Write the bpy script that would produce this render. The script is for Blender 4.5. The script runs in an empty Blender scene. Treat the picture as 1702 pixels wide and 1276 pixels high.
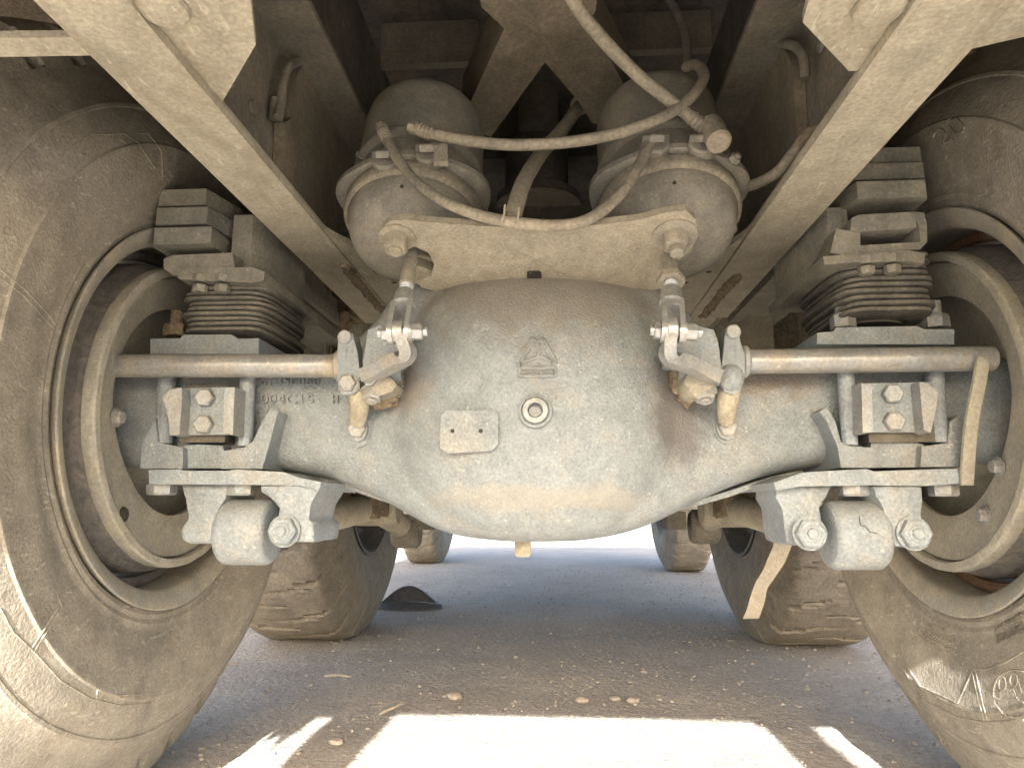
import bpy, bmesh, math, random
from mathutils import Vector, Matrix, noise
from mathutils.bvhtree import BVHTree
random.seed(7)
R = math.radians
sc = bpy.context.scene
col = sc.collection

# ------------------------------------------------------------------ camera
FPX, VPX, VPY, CPX, CPY = 1150.0, 922.0, 842.0, 851.0, 638.0
CAM = Vector((0.011, 0.0, 0.415))
PITCH = math.atan((VPY - CPY) / FPX)
YAW = math.atan((VPX - CPX) * math.cos(PITCH) / FPX)
cd = bpy.data.cameras.new('camera')
cam = bpy.data.objects.new('camera', cd); col.objects.link(cam)
cd.sensor_width = 36.0; cd.lens = FPX / 1702 * 36.0
cd.clip_start = 0.02; cd.clip_end = 2000
cam.location = CAM
cam.rotation_euler = (R(90) + PITCH, 0, YAW)
sc.camera = cam
CF = Vector((-math.sin(YAW) * math.cos(PITCH), math.cos(YAW) * math.cos(PITCH), math.sin(PITCH)))
CR = Vector((math.cos(YAW), math.sin(YAW), 0)); CU = CR.cross(CF)

# ------------------------------------------------------------------ world, sun, exposure
SUN_EL, SUN_AZ = R(27.5), R(1)          # sun stands behind the viewer, a touch to the left
w = bpy.data.worlds.new('World'); sc.world = w; w.use_nodes = True
nt = w.node_tree; bg = nt.nodes['Background']
sky = nt.nodes.new('ShaderNodeTexSky'); sky.sky_type = 'NISHITA'; sky.sun_disc = False
sky.sun_elevation = SUN_EL; sky.sun_rotation = R(180) + SUN_AZ
sky.air_density = 1.0; sky.dust_density = 4.0; sky.ozone_density = 1.0
nt.links.new(sky.outputs[0], bg.inputs[0]); bg.inputs[1].default_value = 0.135
sd = bpy.data.lights.new('sun', 'SUN'); sd.energy = 4.8; sd.angle = R(0.5); sd.color = (1, .985, .95)
sun = bpy.data.objects.new('sun', sd); col.objects.link(sun)
sdir = Vector((math.sin(SUN_AZ) * math.cos(SUN_EL), math.cos(SUN_AZ) * math.cos(SUN_EL), -math.sin(SUN_EL)))
sun.rotation_euler = sdir.to_track_quat('-Z', 'Y').to_euler(); sun.location = (-1, -6, 5)
sc.view_settings.view_transform = 'Standard'; sc.view_settings.look = 'None'
sc.view_settings.exposure = 2.32; sc.view_settings.gamma = 1.0
try:
    sc.cycles.max_bounces = 10; sc.cycles.diffuse_bounces = 7; sc.cycles.glossy_bounces = 4
    sc.cycles.sample_clamp_indirect = 6.0
except Exception: pass

# ------------------------------------------------------------------ ray helpers: photograph measure -> place in the world
def ray(px, py): return CF + CR * ((px - CPX) / FPX) + CU * ((CPY - py) / FPX)
def P(px, py, Y):
    d = ray(px, py); return CAM + d * ((Y - CAM.y) / d.y)
def H(px, py, z):
    d = ray(px, py); return CAM + d * ((z - CAM.z) / d.z)
def W(px, py, X):
    d = ray(px, py); return CAM + d * ((X - CAM.x) / d.x)
def RP(px, py, p0, n):
    d = ray(px, py); return CAM + d * ((p0 - CAM).dot(n) / d.dot(n))
def L(n, Y): return n * Y / FPX                      # a length of n photo pixels seen at distance Y

# ------------------------------------------------------------------ materials
def newmat(name):
    m = bpy.data.materials.new(name); m.use_nodes = True
    return m, m.node_tree, m.node_tree.nodes['Principled BSDF']
def N(t, ty, **kw):
    n = t.nodes.new(ty)
    for k, v in kw.items(): setattr(n, k, v)
    return n
def ramp(t, src, a, b, ca=(0, 0, 0, 1), cb=(1, 1, 1, 1)):
    r = N(t, 'ShaderNodeValToRGB'); r.color_ramp.elements[0].position = a; r.color_ramp.elements[1].position = b
    r.color_ramp.elements[0].color = ca; r.color_ramp.elements[1].color = cb
    t.links.new(src, r.inputs[0]); return r.outputs[0]
def mixc(t, fac, a, b, mode='MIX'):
    m = N(t, 'ShaderNodeMix', data_type='RGBA', blend_type=mode)
    for s, v in ((m.inputs[0], fac), (m.inputs[6], a), (m.inputs[7], b)):
        if isinstance(v, (int, float)): s.default_value = v
        elif isinstance(v, tuple): s.default_value = v if len(v) == 4 else v + (1,)
        else: t.links.new(v, s)
    return m.outputs[2]
def math_(t, op, a, b=0.0):
    m = N(t, 'ShaderNodeMath', operation=op); m.use_clamp = op in ('MULTIPLY_ADD',)
    for s, v in ((m.inputs[0], a), (m.inputs[1], b)):
        if isinstance(v, (int, float)): s.default_value = v
        else: t.links.new(v, s)
    return m.outputs[0]
def noise_(t, vec, scale, detail=6, rough=.6, dist=0.0):
    n = N(t, 'ShaderNodeTexNoise'); n.inputs['Scale'].default_value = scale; n.inputs['Detail'].default_value = detail
    n.inputs['Roughness'].default_value = rough; n.inputs['Distortion'].default_value = dist
    t.links.new(vec, n.inputs['Vector']); return n.outputs[0]
def dusty(name, base, dust, cover=.5, up=.6, rough=.7, spec=.35, metal=0.0, grain=260, gb=.25, lump=22, lb=.25,
          specks=.25, patch=9, stretch=None, dark=None, scratch=0.0, stains_shade=(), gc=.5):
    """worn paint / cast iron / rubber under dust. cover: share of dust patches; up: extra dust on faces that look up."""
    m, t, b = newmat(name)
    tc = N(t, 'ShaderNodeTexCoord'); v = tc.outputs['Object']
    if stretch:
        mp = N(t, 'ShaderNodeMapping'); mp.inputs['Scale'].default_value = stretch
        t.links.new(v, mp.inputs[0]); vs = mp.outputs[0]
    else: vs = v
    n1 = noise_(t, vs, patch, 8, .68, .6); n2 = noise_(t, v, grain, 3, .6); n3 = noise_(t, v, lump, 6, .65)
    n4 = noise_(t, vs, patch * 4.3, 6, .7, .3)
    pm = math_(t, 'ADD', math_(t, 'MULTIPLY', n1, .65), math_(t, 'MULTIPLY', n4, .35))
    lo = .72 - .5 * cover
    f = ramp(t, pm, lo - .10, lo + .10)
    g = N(t, 'ShaderNodeNewGeometry'); sx = N(t, 'ShaderNodeSeparateXYZ'); t.links.new(g.outputs['Normal'], sx.inputs[0])
    upf = math_(t, 'MULTIPLY', ramp(t, sx.outputs[2], .15, .8), up)
    upf = math_(t, 'MULTIPLY', upf, ramp(t, n4, .3, .6))
    f = math_(t, 'MAXIMUM', f, upf)
    c = mixc(t, f, base, dust)
    # value variation: fine grain and medium mottling
    c = mixc(t, .55, c, ramp(t, n3, .25, .75, (.55, .54, .52, 1), (1.25, 1.25, 1.25, 1)), 'MULTIPLY')
    c = mixc(t, gc, c, ramp(t, n2, .3, .7, (.58, .58, .58, 1), (1.32, 1.32, 1.32, 1)), 'MULTIPLY')
    if dark:
        nd = noise_(t, vs, patch * .6, 5, .7, .8)
        c = mixc(t, math_(t, 'MULTIPLY', ramp(t, nd, .56, .72), .75), c, dark)
    if specks:
        ns = noise_(t, v, 150, 2, .5); c = mixc(t, math_(t, 'MULTIPLY', ramp(t, ns, .69, .73), specks), c, (.62, .6, .54))
    if scratch:
        mp = N(t, 'ShaderNodeMapping'); mp.inputs['Scale'].default_value = (60, 14, 60); mp.inputs['Rotation'].default_value = (.6, .3, .5)
        t.links.new(v, mp.inputs[0]); nn = noise_(t, mp.outputs[0], 2.2, 3, .6, 1.2)
        c = mixc(t, math_(t, 'MULTIPLY', ramp(t, nn, .63, .68), scratch), c, (.52, .48, .38))
    for (p, rx, rz, colr, k) in stains_shade:                     # oil and dirt stains plus painted shade, each with a place and a ragged outline of its own
        pos = N(t, 'ShaderNodeNewGeometry').outputs['Position']
        mp = N(t, 'ShaderNodeVectorMath', operation='SUBTRACT'); t.links.new(pos, mp.inputs[0]); mp.inputs[1].default_value = p
        sc_ = N(t, 'ShaderNodeVectorMath', operation='MULTIPLY'); t.links.new(mp.outputs[0], sc_.inputs[0]); sc_.inputs[1].default_value = (1 / rx, .3, 1 / rz)
        ln = N(t, 'ShaderNodeVectorMath', operation='LENGTH'); t.links.new(sc_.outputs[0], ln.inputs[0])
        d = math_(t, 'ADD', ln.outputs[1], math_(t, 'MULTIPLY', math_(t, 'SUBTRACT', noise_(t, v, 24, 6, .7), .5), 1.7))
        c = mixc(t, math_(t, 'MULTIPLY', ramp(t, d, .55, 1.15, (1, 1, 1, 1), (0, 0, 0, 1)), k), c, colr)
    t.links.new(c, b.inputs['Base Color'])
    b.inputs['Roughness'].default_value = rough; b.inputs['Metallic'].default_value = metal
    b.inputs['Specular IOR Level'].default_value = spec
    rr = math_(t, 'ADD', math_(t, 'MULTIPLY', f, .25), rough - .1); t.links.new(rr, b.inputs['Roughness'])
    b1 = N(t, 'ShaderNodeBump'); b1.inputs['Strength'].default_value = lb; b1.inputs['Distance'].default_value = .01
    t.links.new(n3, b1.inputs['Height'])
    b2 = N(t, 'ShaderNodeBump'); b2.inputs['Strength'].default_value = gb; b2.inputs['Distance'].default_value = .003
    t.links.new(n2, b2.inputs['Height']); t.links.new(b1.outputs[0], b2.inputs['Normal'])
    t.links.new(b2.outputs[0], b.inputs['Normal'])
    return m
TAN = (.40, .335, .235)
M_ = {}
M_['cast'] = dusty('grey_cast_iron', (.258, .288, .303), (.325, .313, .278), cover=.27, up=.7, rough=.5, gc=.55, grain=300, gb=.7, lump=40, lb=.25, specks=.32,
    stains_shade=(((.17, .93, .535), .05, .085, (.13, .115, .105), .75), ((.30, .95, .60), .10, .05, (.17, .135, .10), .75), ((-.01, .9, .425), .17, .020, (.34, .305, .24), .42), ((0, .9, .70), .22, .10, (.19, .165, .135), .55),  # last here: brown film with the plate's shade painted into the dome top
            ((-.19, .95, .575), .05, .05, (.2, .165, .13), .6)))
M_['grey'] = dusty('grey_painted_steel', (.255, .29, .313), (.33, .317, .28), cover=.28, up=.7, rough=.5, gc=.6, grain=260, gb=.5, lump=30, lb=.2, specks=.35)
M_['shaft'] = dusty('worn_shaft_steel', (.31, .325, .335), (.36, .315, .24), cover=.35, up=.3, rough=.38, spec=.6, metal=.35, grain=200, gb=.12, lump=30, lb=.08, specks=.5)
M_['frame'] = dusty('dusty_frame_steel', (.268, .248, .19), (.395, .36, .275), cover=.62, up=.5, rough=.8, grain=220, gb=.35, lump=26, lb=.3, specks=.2, stretch=(1, .35, 1), dark=(.20, .17, .12), scratch=.65)
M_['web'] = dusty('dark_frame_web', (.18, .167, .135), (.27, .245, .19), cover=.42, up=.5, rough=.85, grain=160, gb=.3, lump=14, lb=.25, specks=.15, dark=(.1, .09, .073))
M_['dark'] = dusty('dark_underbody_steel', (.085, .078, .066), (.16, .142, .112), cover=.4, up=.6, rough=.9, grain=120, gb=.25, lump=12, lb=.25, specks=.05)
M_['plate'] = dusty('dusty_bracket_plate', (.26, .242, .19), (.36, .325, .25), cover=.6, up=.5, rough=.85, grain=300, gb=.6, lump=60, lb=.3, specks=.25)
M_['chamber'] = dusty('dusty_chamber_paint', (.205, .2, .178), (.33, .305, .245), cover=.5, up=.8, rough=.6, grain=280, gb=.2, lump=24, lb=.15, specks=.3)
M_['tyre'] = dusty('dusty_tyre_rubber', (.18, .167, .143), (.32, .29, .236), cover=.58, up=.4, rough=.72, spec=.4, grain=260, gb=.55, lump=34, lb=.25, specks=.35, scratch=.6, patch=6)
M_['tread'] = dusty('dusty_tread_rubber', (.185, .167, .138), (.31, .275, .22), cover=.6, up=.3, rough=.85, grain=150, gb=.5, lump=30, lb=.5, specks=.1, patch=8)
M_['rim'] = dusty('dusty_rim_paint', (.28, .28, .26), (.39, .35, .27), cover=.5, up=.4, rough=.55, grain=260, gb=.2, lump=20, lb=.12, specks=.15)
M_['drum'] = dusty('brake_drum_iron', (.15, .145, .14), (.24, .215, .18), cover=.35, up=.3, rough=.75, grain=130, gb=.7, lump=50, lb=.5, specks=.05)
M_['shield'] = dusty('dusty_shield_steel', (.27, .265, .245), (.37, .345, .275), cover=.5, up=.4, rough=.6, grain=220, gb=.2, lump=16, lb=.12, specks=.15)
M_['rust'] = dusty('rusty_ring_steel', (.17, .085, .05), (.27, .19, .13), cover=.4, up=.2, rough=.9, grain=170, gb=.9, lump=60, lb=.6, specks=.1)
M_['leaf'] = dusty('leaf_spring_steel', (.205, .20, .172), (.30, .28, .22), cover=.45, up=.7, rough=.75, grain=200, gb=.45, lump=34, lb=.35, specks=.35)
M_['rubber'] = dusty('layered_spring_rubber', (.125, .12, .105), (.2, .187, .155), cover=.4, up=.7, rough=.85, grain=160, gb=.3, lump=30, lb=.3, specks=.1)
M_['hose'] = dusty('dusty_air_hose', (.215, .2, .165), (.36, .32, .24), cover=.5, up=.6, rough=.75, grain=200, gb=.2, lump=50, lb=.15, specks=.1)
M_['zinc'] = dusty('zinc_plated_steel', (.42, .44, .45), (.38, .355, .3), cover=.25, up=.4, rough=.4, metal=.5, spec=.5, grain=200, gb=.15, lump=40, lb=.1, specks=.1)
M_['bolt'] = dusty('dusty_bolt_steel', (.31, .335, .345), (.37, .335, .28), cover=.35, up=.5, rough=.55, metal=.2, grain=260, gb=.3, lump=50, lb=.2, specks=.25)
M_['mud'] = dusty('dried_mud', (.21, .165, .115), (.32, .26, .18), cover=.5, up=.3, rough=.95, spec=.1, grain=140, gb=.9, lump=70, lb=.9, specks=.1)
M_['arm'] = dusty('dim_arm_steel', (.17, .15, .11), (.27, .23, .165), cover=.5, up=.5, rough=.85, grain=180, gb=.4, lump=22, lb=.4, specks=.1)
M_['strap'] = dusty('dusty_canvas_strap', (.38, .345, .28), (.42, .375, .30), cover=.5, up=.3, rough=.9, grain=300, gb=.3, lump=40, lb=.2, specks=.0)
M_['scrap'] = dusty('weathered_plastic', (.2, .19, .19), (.3, .27, .24), cover=.4, up=.4, rough=.6, grain=150, gb=.2, lump=20, lb=.2)
M_['cord'] = dusty('torn_tape', (.25, .2, .14), (.38, .32, .22), cover=.5, up=.4, rough=.9, grain=150, gb=.6, lump=70, lb=.8)
M_['stone'] = dusty('grey_stones', (.30, .27, .24), (.38, .335, .285), cover=.45, up=.4, rough=.9, grain=90, gb=.4, lump=30, lb=.3)
M_['flap'] = dusty('dark_rubber_flap', (.035, .033, .03), (.1, .085, .065), cover=.3, up=.3, rough=.9)

def ground_mat():
    m, t, b = newmat('packed_gravel_ground')
    v = N(t, 'ShaderNodeTexCoord').outputs['Object']
    big = noise_(t, v, 1.7, 7, .65, .5); mid = noise_(t, v, 9, 7, .7); fine = noise_(t, v, 85, 5, .7); tiny = noise_(t, v, 330, 3, .6)
    vo = N(t, 'ShaderNodeTexVoronoi'); vo.inputs['Scale'].default_value = 62; t.links.new(v, vo.inputs['Vector'])
    c = mixc(t, ramp(t, big, .38, .62), (.50, .45, .40), (.60, .535, .465))
    c = mixc(t, ramp(t, mid, .52, .72), c, (.61, .565, .51))
    c = mixc(t, .55, c, ramp(t, fine, .3, .7, (.5, .5, .5, 1), (1.35, 1.35, 1.35, 1)), 'MULTIPLY')
    c = mixc(t, .4, c, ramp(t, tiny, .3, .7, (.55, .55, .55, 1), (1.35, 1.35, 1.35, 1)), 'MULTIPLY')
    t.links.new(c, b.inputs['Base Color']); b.inputs['Roughness'].default_value = .93; b.inputs['Specular IOR Level'].default_value = .15
    b1 = N(t, 'ShaderNodeBump'); b1.inputs['Strength'].default_value = 1.0; b1.inputs['Distance'].default_value = .016; t.links.new(fine, b1.inputs['Height'])
    b2 = N(t, 'ShaderNodeBump'); b2.inputs['Strength'].default_value = .5; b2.inputs['Distance'].default_value = .006; b2.invert = True
    t.links.new(vo.outputs['Distance'], b2.inputs['Height']); t.links.new(b1.outputs[0], b2.inputs['Normal']); t.links.new(b2.outputs[0], b.inputs['Normal'])
    return m
M_['ground'] = ground_mat()

# ------------------------------------------------------------------ object helpers
def tag(o, label=None, cat=None, group=None, kind=None):
    if label: o['label'] = label
    if cat: o['category'] = cat
    if group: o['group'] = group
    if kind: o['kind'] = kind
    return o
def thing(name, label, cat, loc, group=None):
    o = bpy.data.objects.new(name, None); col.objects.link(o); o.location = Vector(loc); o.empty_display_size = .05
    return tag(o, label, cat, group)
def worldloc(o):
    v = Vector((0, 0, 0))
    while o: v += o.location; o = o.parent
    return v
def obj(name, bm, mat, parent=None, smooth=35, bev=0.0, seg=2, loc=None):
    """link a bmesh (built in world coordinates) as ONE mesh object; with a parent it becomes its part"""
    if bev:
        es = [e for e in bm.edges if len(e.link_faces) == 2 and e.calc_face_angle(0) > R(28)]
        bmesh.ops.bevel(bm, geom=es, offset=bev, segments=seg, profile=.6, affect='EDGES', clamp_overlap=True)
    bmesh.ops.recalc_face_normals(bm, faces=bm.faces)
    me = bpy.data.meshes.new(name)
    off = worldloc(parent) if parent else (Vector(loc) if loc is not None else Vector((0, 0, 0)))
    for v in bm.verts: v.co -= off
    bm.to_mesh(me); bm.free()
    me.materials.append(M_[mat] if isinstance(mat, str) else mat)
    for p in me.polygons: p.use_smooth = True
    me.set_sharp_from_angle(angle=R(smooth))
    o = bpy.data.objects.new(name, me); col.objects.link(o)
    if parent: o.parent = parent
    elif loc is not None: o.location = off
    return o
def B(): return bmesh.new()
def frame_of(axis):
    a = Vector(axis).normalized(); h = Vector((0, 0, 1)) if abs(a.z) < .9 else Vector((1, 0, 0))
    u = h.cross(a).normalized(); return u, a.cross(u), a
def prism(bm, pts, vec):
    vec = Vector(vec); a = [bm.verts.new(p) for p in pts]; b = [bm.verts.new(Vector(p) + vec) for p in pts]; n = len(pts)
    bm.faces.new(a); bm.faces.new(b[::-1])
    for i in range(n): bm.faces.new((a[i], b[i], b[(i + 1) % n], a[(i + 1) % n]))
    return bm
def pxprism(bm, px, Y0, Y1): return prism(bm, [P(x, y, Y0) for x, y in px], (0, Y1 - Y0, 0))
def box(bm, lo, hi):
    lo, hi = Vector(lo), Vector(hi)
    return prism(bm, [(lo.x, lo.y, lo.z), (hi.x, lo.y, lo.z), (hi.x, lo.y, hi.z), (lo.x, lo.y, hi.z)], (0, hi.y - lo.y, 0))
def pxbox(bm, x0, y0, x1, y1, Y0, Y1):
    a = P(x0, y1, Y0); b = P(x1, y0, Y0); return box(bm, (a.x, Y0, a.z), (b.x, Y1, b.z))
def smooth_path(pts, n=8, rs=None):
    pts = [Vector(p) for p in pts]; out = []; ro = []
    for i in range(len(pts) - 1):
        p0, p1, p2, p3 = pts[max(i - 1, 0)], pts[i], pts[i + 1], pts[min(i + 2, len(pts) - 1)]
        for k in range(n):
            t = k / n
            out.append(.5 * ((2 * p1) + (p2 - p0) * t + (2 * p0 - 5 * p1 + 4 * p2 - p3) * t * t + (3 * p1 - p0 - 3 * p2 + p3) * t ** 3))
            if rs: ro.append(rs[i] * (1 - t) + rs[i + 1] * t)
    out.append(pts[-1])
    if rs: ro.append(rs[-1])
    return (out, ro) if rs else out
def tube(bm, pts, r, seg=16, cap=True):
    rs = r if isinstance(r, (list, tuple)) else [r] * len(pts)
    pts = [Vector(p) for p in pts]; rings = []; u = None
    for i, p in enumerate(pts):
        d = (pts[min(i + 1, len(pts) - 1)] - pts[max(i - 1, 0)]).normalized()
        if u is None: u = frame_of(d)[0]
        u = (u - d * u.dot(d)).normalized(); v = d.cross(u)
        rings.append([bm.verts.new(p + (u * math.cos(2 * math.pi * k / seg) + v * math.sin(2 * math.pi * k / seg)) * rs[i]) for k in range(seg)])
    for a, b in zip(rings, rings[1:]):
        for k in range(seg): bm.faces.new((a[k], a[(k + 1) % seg], b[(k + 1) % seg], b[k]))
    if cap: bm.faces.new(rings[0][::-1]); bm.faces.new(rings[-1])
    return bm
def lathe(bm, o, axis, prof, seg=32, a0=0, a1=2 * math.pi, mod=None, cap=False):
    """prof: list of (radius, distance along axis)"""
    u, v, a = frame_of(axis); o = Vector(o); full = abs(a1 - a0 - 2 * math.pi) < 1e-6; n = seg if full else seg + 1; rings = []
    for j, (r, h) in enumerate(prof):
        ring = []
        for k in range(n):
            t = a0 + (a1 - a0) * k / seg; rr, hh = mod(j, t, r, h) if mod else (r, h)
            ring.append(bm.verts.new(o + (u * math.cos(t) + v * math.sin(t)) * rr + a * hh))
        rings.append(ring)
    m = seg
    for a_, b_ in zip(rings, rings[1:]):
        for k in range(m):
            k2 = (k + 1) % n
            bm.faces.new((a_[k], a_[k2], b_[k2], b_[k]))
    if cap: bm.faces.new(rings[0][::-1]); bm.faces.new(rings[-1])
    return bm
def cyl(bm, a, b, r, seg=24, r2=None, ch=0.0):
    a, b = Vector(a), Vector(b); d = b - a; h = d.length; r2 = r if r2 is None else r2
    if ch: prof = [(r - ch, 0), (r, ch), (r2, h - ch), (r2 - ch, h)]
    else: prof = [(r, 0), (r2, h)]
    return lathe(bm, a, d, prof, seg, cap=True)
def hexnut(bm, c, axis, r, h, washer=0.0, tip=0.0):
    """hex head standing on c, pointing along axis"""
    u, v, a = frame_of(axis); c = Vector(c)
    if washer: lathe(bm, c, a, [(r * washer, 0), (r * washer, h * .16), (r * .8, h * .17)], 24, cap=True); c = c + a * h * .16
    lathe(bm, c, a, [(r, 0), (r, h * .82), (r * .86, h)], 6, cap=True)
    if tip: cyl(bm, c + a * h, c + a * (h + tip), r * .55, 16, ch=r * .08)
    return bm
def blob(bm, c, rx, ry, rz, amp=.25, fr=18, sub=4, seed=0):
    ret = bmesh.ops.create_icosphere(bm, subdivisions=sub, radius=1.0); s = Vector((seed * 3.1, seed * 1.7, seed))
    for v in ret['verts']:
        d = v.co.copy(); p = Vector((d.x * rx, d.y * ry, d.z * rz))
        k = 1 + amp * (noise.noise((p * fr) + s) + .5 * noise.noise(p * fr * 2.7 + s) + .3 * noise.noise(p * fr * 6 + s))
        v.co = Vector(c) + p * k
    return bm
def rough(bm, amp, fr, seed=0):
    bm.normal_update()
    for v in bm.verts:
        v.co += v.normal * amp * (noise.noise(v.co * fr + Vector((seed, 0, 0))) + .5 * noise.noise(v.co * fr * 2.3))
    return bm
def cast_shape(bm, it=2, amp=.0012, fr=45, cuts=True):
    """soften a block into a rough casting"""
    bmesh.ops.recalc_face_normals(bm, faces=bm.faces)
    bmesh.ops.triangulate(bm, faces=[f for f in bm.faces if len(f.verts) > 4])
    for _ in range(it): bmesh.ops.subdivide_edges(bm, edges=[e for e in bm.edges if e.calc_length() > .008], cuts=1, use_grid_fill=True)
    bmesh.ops.smooth_vert(bm, verts=bm.verts, factor=.5, use_axis_x=True, use_axis_y=True, use_axis_z=True)
    return rough(bm, amp, fr)
def bvh_of(o):
    bm = bmesh.new(); bm.from_mesh(o.data); bmesh.ops.translate(bm, verts=bm.verts, vec=worldloc(o))
    t = BVHTree.FromBMesh(bm); bm.free(); return t
def S(bvh, px, py):
    d = ray(px, py).normalized(); h = bvh.ray_cast(CAM, d)
    if h[0] is None: return None, None
    n = h[1]; n = -n if n.dot(d) > 0 else n
    return h[0], n
def surf_tube(bm, bvh, pts, r, lift=0.0, step=6):
    path = []
    for (x0, y0), (x1, y1) in zip(pts, pts[1:]):
        n = max(1, int(math.hypot(x1 - x0, y1 - y0) / step))
        for k in range(n):
            p, nn = S(bvh, x0 + (x1 - x0) * k / n, y0 + (y1 - y0) * k / n)
            if p: path.append(p + nn * lift)
    p, nn = S(bvh, *pts[-1])
    if p: path.append(p + nn * lift)
    if len(path) > 1: tube(bm, path, r, 6)
    return bm
def surf_text(bm, bvh, body, mapf, depth, lift=0.0):
    """raised lettering laid on a surface; mapf takes text units to a photo point"""
    cu = bpy.data.curves.new('lettering', 'FONT'); cu.body = body; cu.resolution_u = 3
    o = bpy.data.objects.new('lettering', cu); col.objects.link(o)
    dg = bpy.context.evaluated_depsgraph_get(); me = bpy.data.meshes.new_from_object(o.evaluated_get(dg))
    col.objects.unlink(o); bpy.data.objects.remove(o); 
    tb = bmesh.new(); tb.from_mesh(me); bpy.data.meshes.remove(me)
    wd = max(v.co.x for v in tb.verts)
    bmesh.ops.remove_doubles(tb, verts=tb.verts, dist=1e-5)
    top = {}; low = {}
    for v in tb.verts:
        x, y = mapf(v.co.x / wd, v.co.y)
        p, n = S(bvh, x, y)
        if p is None: continue
        top[v] = bm.verts.new(p + n * (depth + lift)); low[v] = bm.verts.new(p - n * .001)
    for f in tb.faces:
        if all(v in top for v in f.verts): bm.faces.new([top[v] for v in f.verts])
    for e in tb.edges:
        if len(e.link_faces) == 1:
            a, b = e.verts
            if a in top and b in top: bm.faces.new((top[a], top[b], low[b], low[a]))
    tb.free(); return bm
def copy_tree(o, parent=None):
    c = o.copy(); col.objects.link(c); c.parent = parent
    for ch in [x for x in bpy.data.objects if x.parent == o]: copy_tree(ch, c)
    return c

# ------------------------------------------------------------------ the setting: ground
HUBZ, AXY, TR = .554, 1.039, .556
def ground_h(x, y):
    p = Vector((x, y, 0))
    return .012 * noise.noise(p * 1.3) + .005 * noise.noise(p * 5) + .003 * noise.noise(p * 17) - .004
def build_ground():
    def axis(lo, hi, step, far):
        v = [lo + i * step for i in range(int(round((hi - lo) / step)) + 1)]
        k = step
        while v[-1] < far: k *= 1.35; v.append(v[-1] + k)
        k = step
        while v[0] > -far: k *= 1.35; v.insert(0, v[0] - k)
        return v
    xs = axis(-1.1, 1.1, .02, 400); ys = axis(.9, 4.2, .02, 400); bm = B(); g = []
    for y in ys:
        row = []
        for x in xs:
            near = abs(x) < 3 and -1 < y < 8
            row.append(bm.verts.new((x, y, ground_h(x, y) if near else -.004)))
        g.append(row)
    for a, b in zip(g, g[1:]):
        for i in range(len(a) - 1): bm.faces.new((a[i], a[i + 1], b[i + 1], b[i]))
    tag(obj('ground', bm, 'ground', smooth=80), 'packed grey brown earth with gravel', kind='structure')
build_ground()
def pebbles():
    bm = B(); rnd = random.Random(3)
    base = B(); bmesh.ops.create_icosphere(base, subdivisions=1, radius=1.0)
    vs = [v.co.copy() for v in base.verts]; fs = [[v.index for v in f.verts] for f in base.faces]; base.free()
    for i in range(9500):
        x = rnd.uniform(-1.0, 1.1); y = .95 + 4.0 * rnd.random() ** 1.5
        if rnd.random() > (.55 + .45 * (x > -.1)): continue
        s = .0014 + .0055 * rnd.random() ** 6
        if y < 1.9 and rnd.random() < .02: s *= 1.7
        z = ground_h(x, y) + s * .25; ph = rnd.uniform(0, 6.3); k = (rnd.uniform(.7, 1.3), rnd.uniform(.6, 1.1), rnd.uniform(.45, .8))
        c, sn = math.cos(ph), math.sin(ph); nv = []
        for v in vs:
            j = 1 + rnd.uniform(-.22, .22); a, b, d = v.x * k[0] * s * j, v.y * k[1] * s * j, v.z * k[2] * s * j
            nv.append(bm.verts.new((x + a * c - b * sn, y + a * sn + b * c, z + d)))
        for f in fs: bm.faces.new([nv[q] for q in f])
    tag(obj('gravel', bm, 'stone', smooth=20), 'loose grey gravel scattered over the ground', kind='stuff')
pebbles()
for k, (px, py, s, lab) in enumerate([(755, 1160, .016, 'largest pale stone at the middle edge of the shadow'), (968, 1166, .013, 'flat grey stone on the shadow edge below the drain plug'),
                                 (1022, 1163, .011, 'grey stone right of the flat stone on the shadow edge'), (1052, 1166, .012, 'angular stone farthest right along the shadow edge'),
                                 (560, 1235, .011, 'small stone lying in the dark strip between two sunlit patches')]):
    p = H(px, py, 0); bm = B(); blob(bm, (p.x, p.y, s * .35), s * 1.2, s, s * .6, .3, 60, 2, k)
    tag(obj('stone', bm, 'stone', smooth=25, loc=(p.x, p.y, 0)), lab, 'stone', 'larger stones under the truck')
# bent scrap lying by the middle wheel
p0 = H(676, 1012, 0); bm = B(); wx, dy = .125, .10
rows = []
for j in range(9):
    v = j / 8
    row = []
    for i in range(25):
        u = i / 24 * 2 - 1
        z = .088 * max(0, math.cos(u * math.pi / 2)) ** 1.1 * math.sqrt(max(0, 1 - v * v * .98)) + .003
        if j == 0: z *= .93
        row.append(bm.verts.new((p0.x + u * wx * (1 + .12 * (1 - v)), p0.y + .02 + v * dy + .02 * u * u, z)))
    rows.append(row)
for a, b in zip(rows, rows[1:]):
    for i in range(24): bm.faces.new((a[i], a[i + 1], b[i + 1], b[i]))
lip = []
for i in range(25):
    u = i / 24 * 2 - 1; q = rows[0][i].co
    lip.append((bm.verts.new((p0.x + u * wx * 1.2, p0.y - .03 - .02 * (1 - u * u), .006)), bm.verts.new((p0.x + u * wx * 1.17, p0.y + .0, .03 - .012 * u * u))))
for i in range(24):
    bm.faces.new((lip[i][0], lip[i + 1][0], lip[i + 1][1], lip[i][1]))
r_ = bmesh.ops.solidify(bm, geom=bm.faces[:], thickness=.004)
tag(obj('scrap_cover', bm, 'scrap', loc=p0), 'arched piece of dark scrap with a pale rim lying by the middle left wheel', 'scrap')
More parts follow.
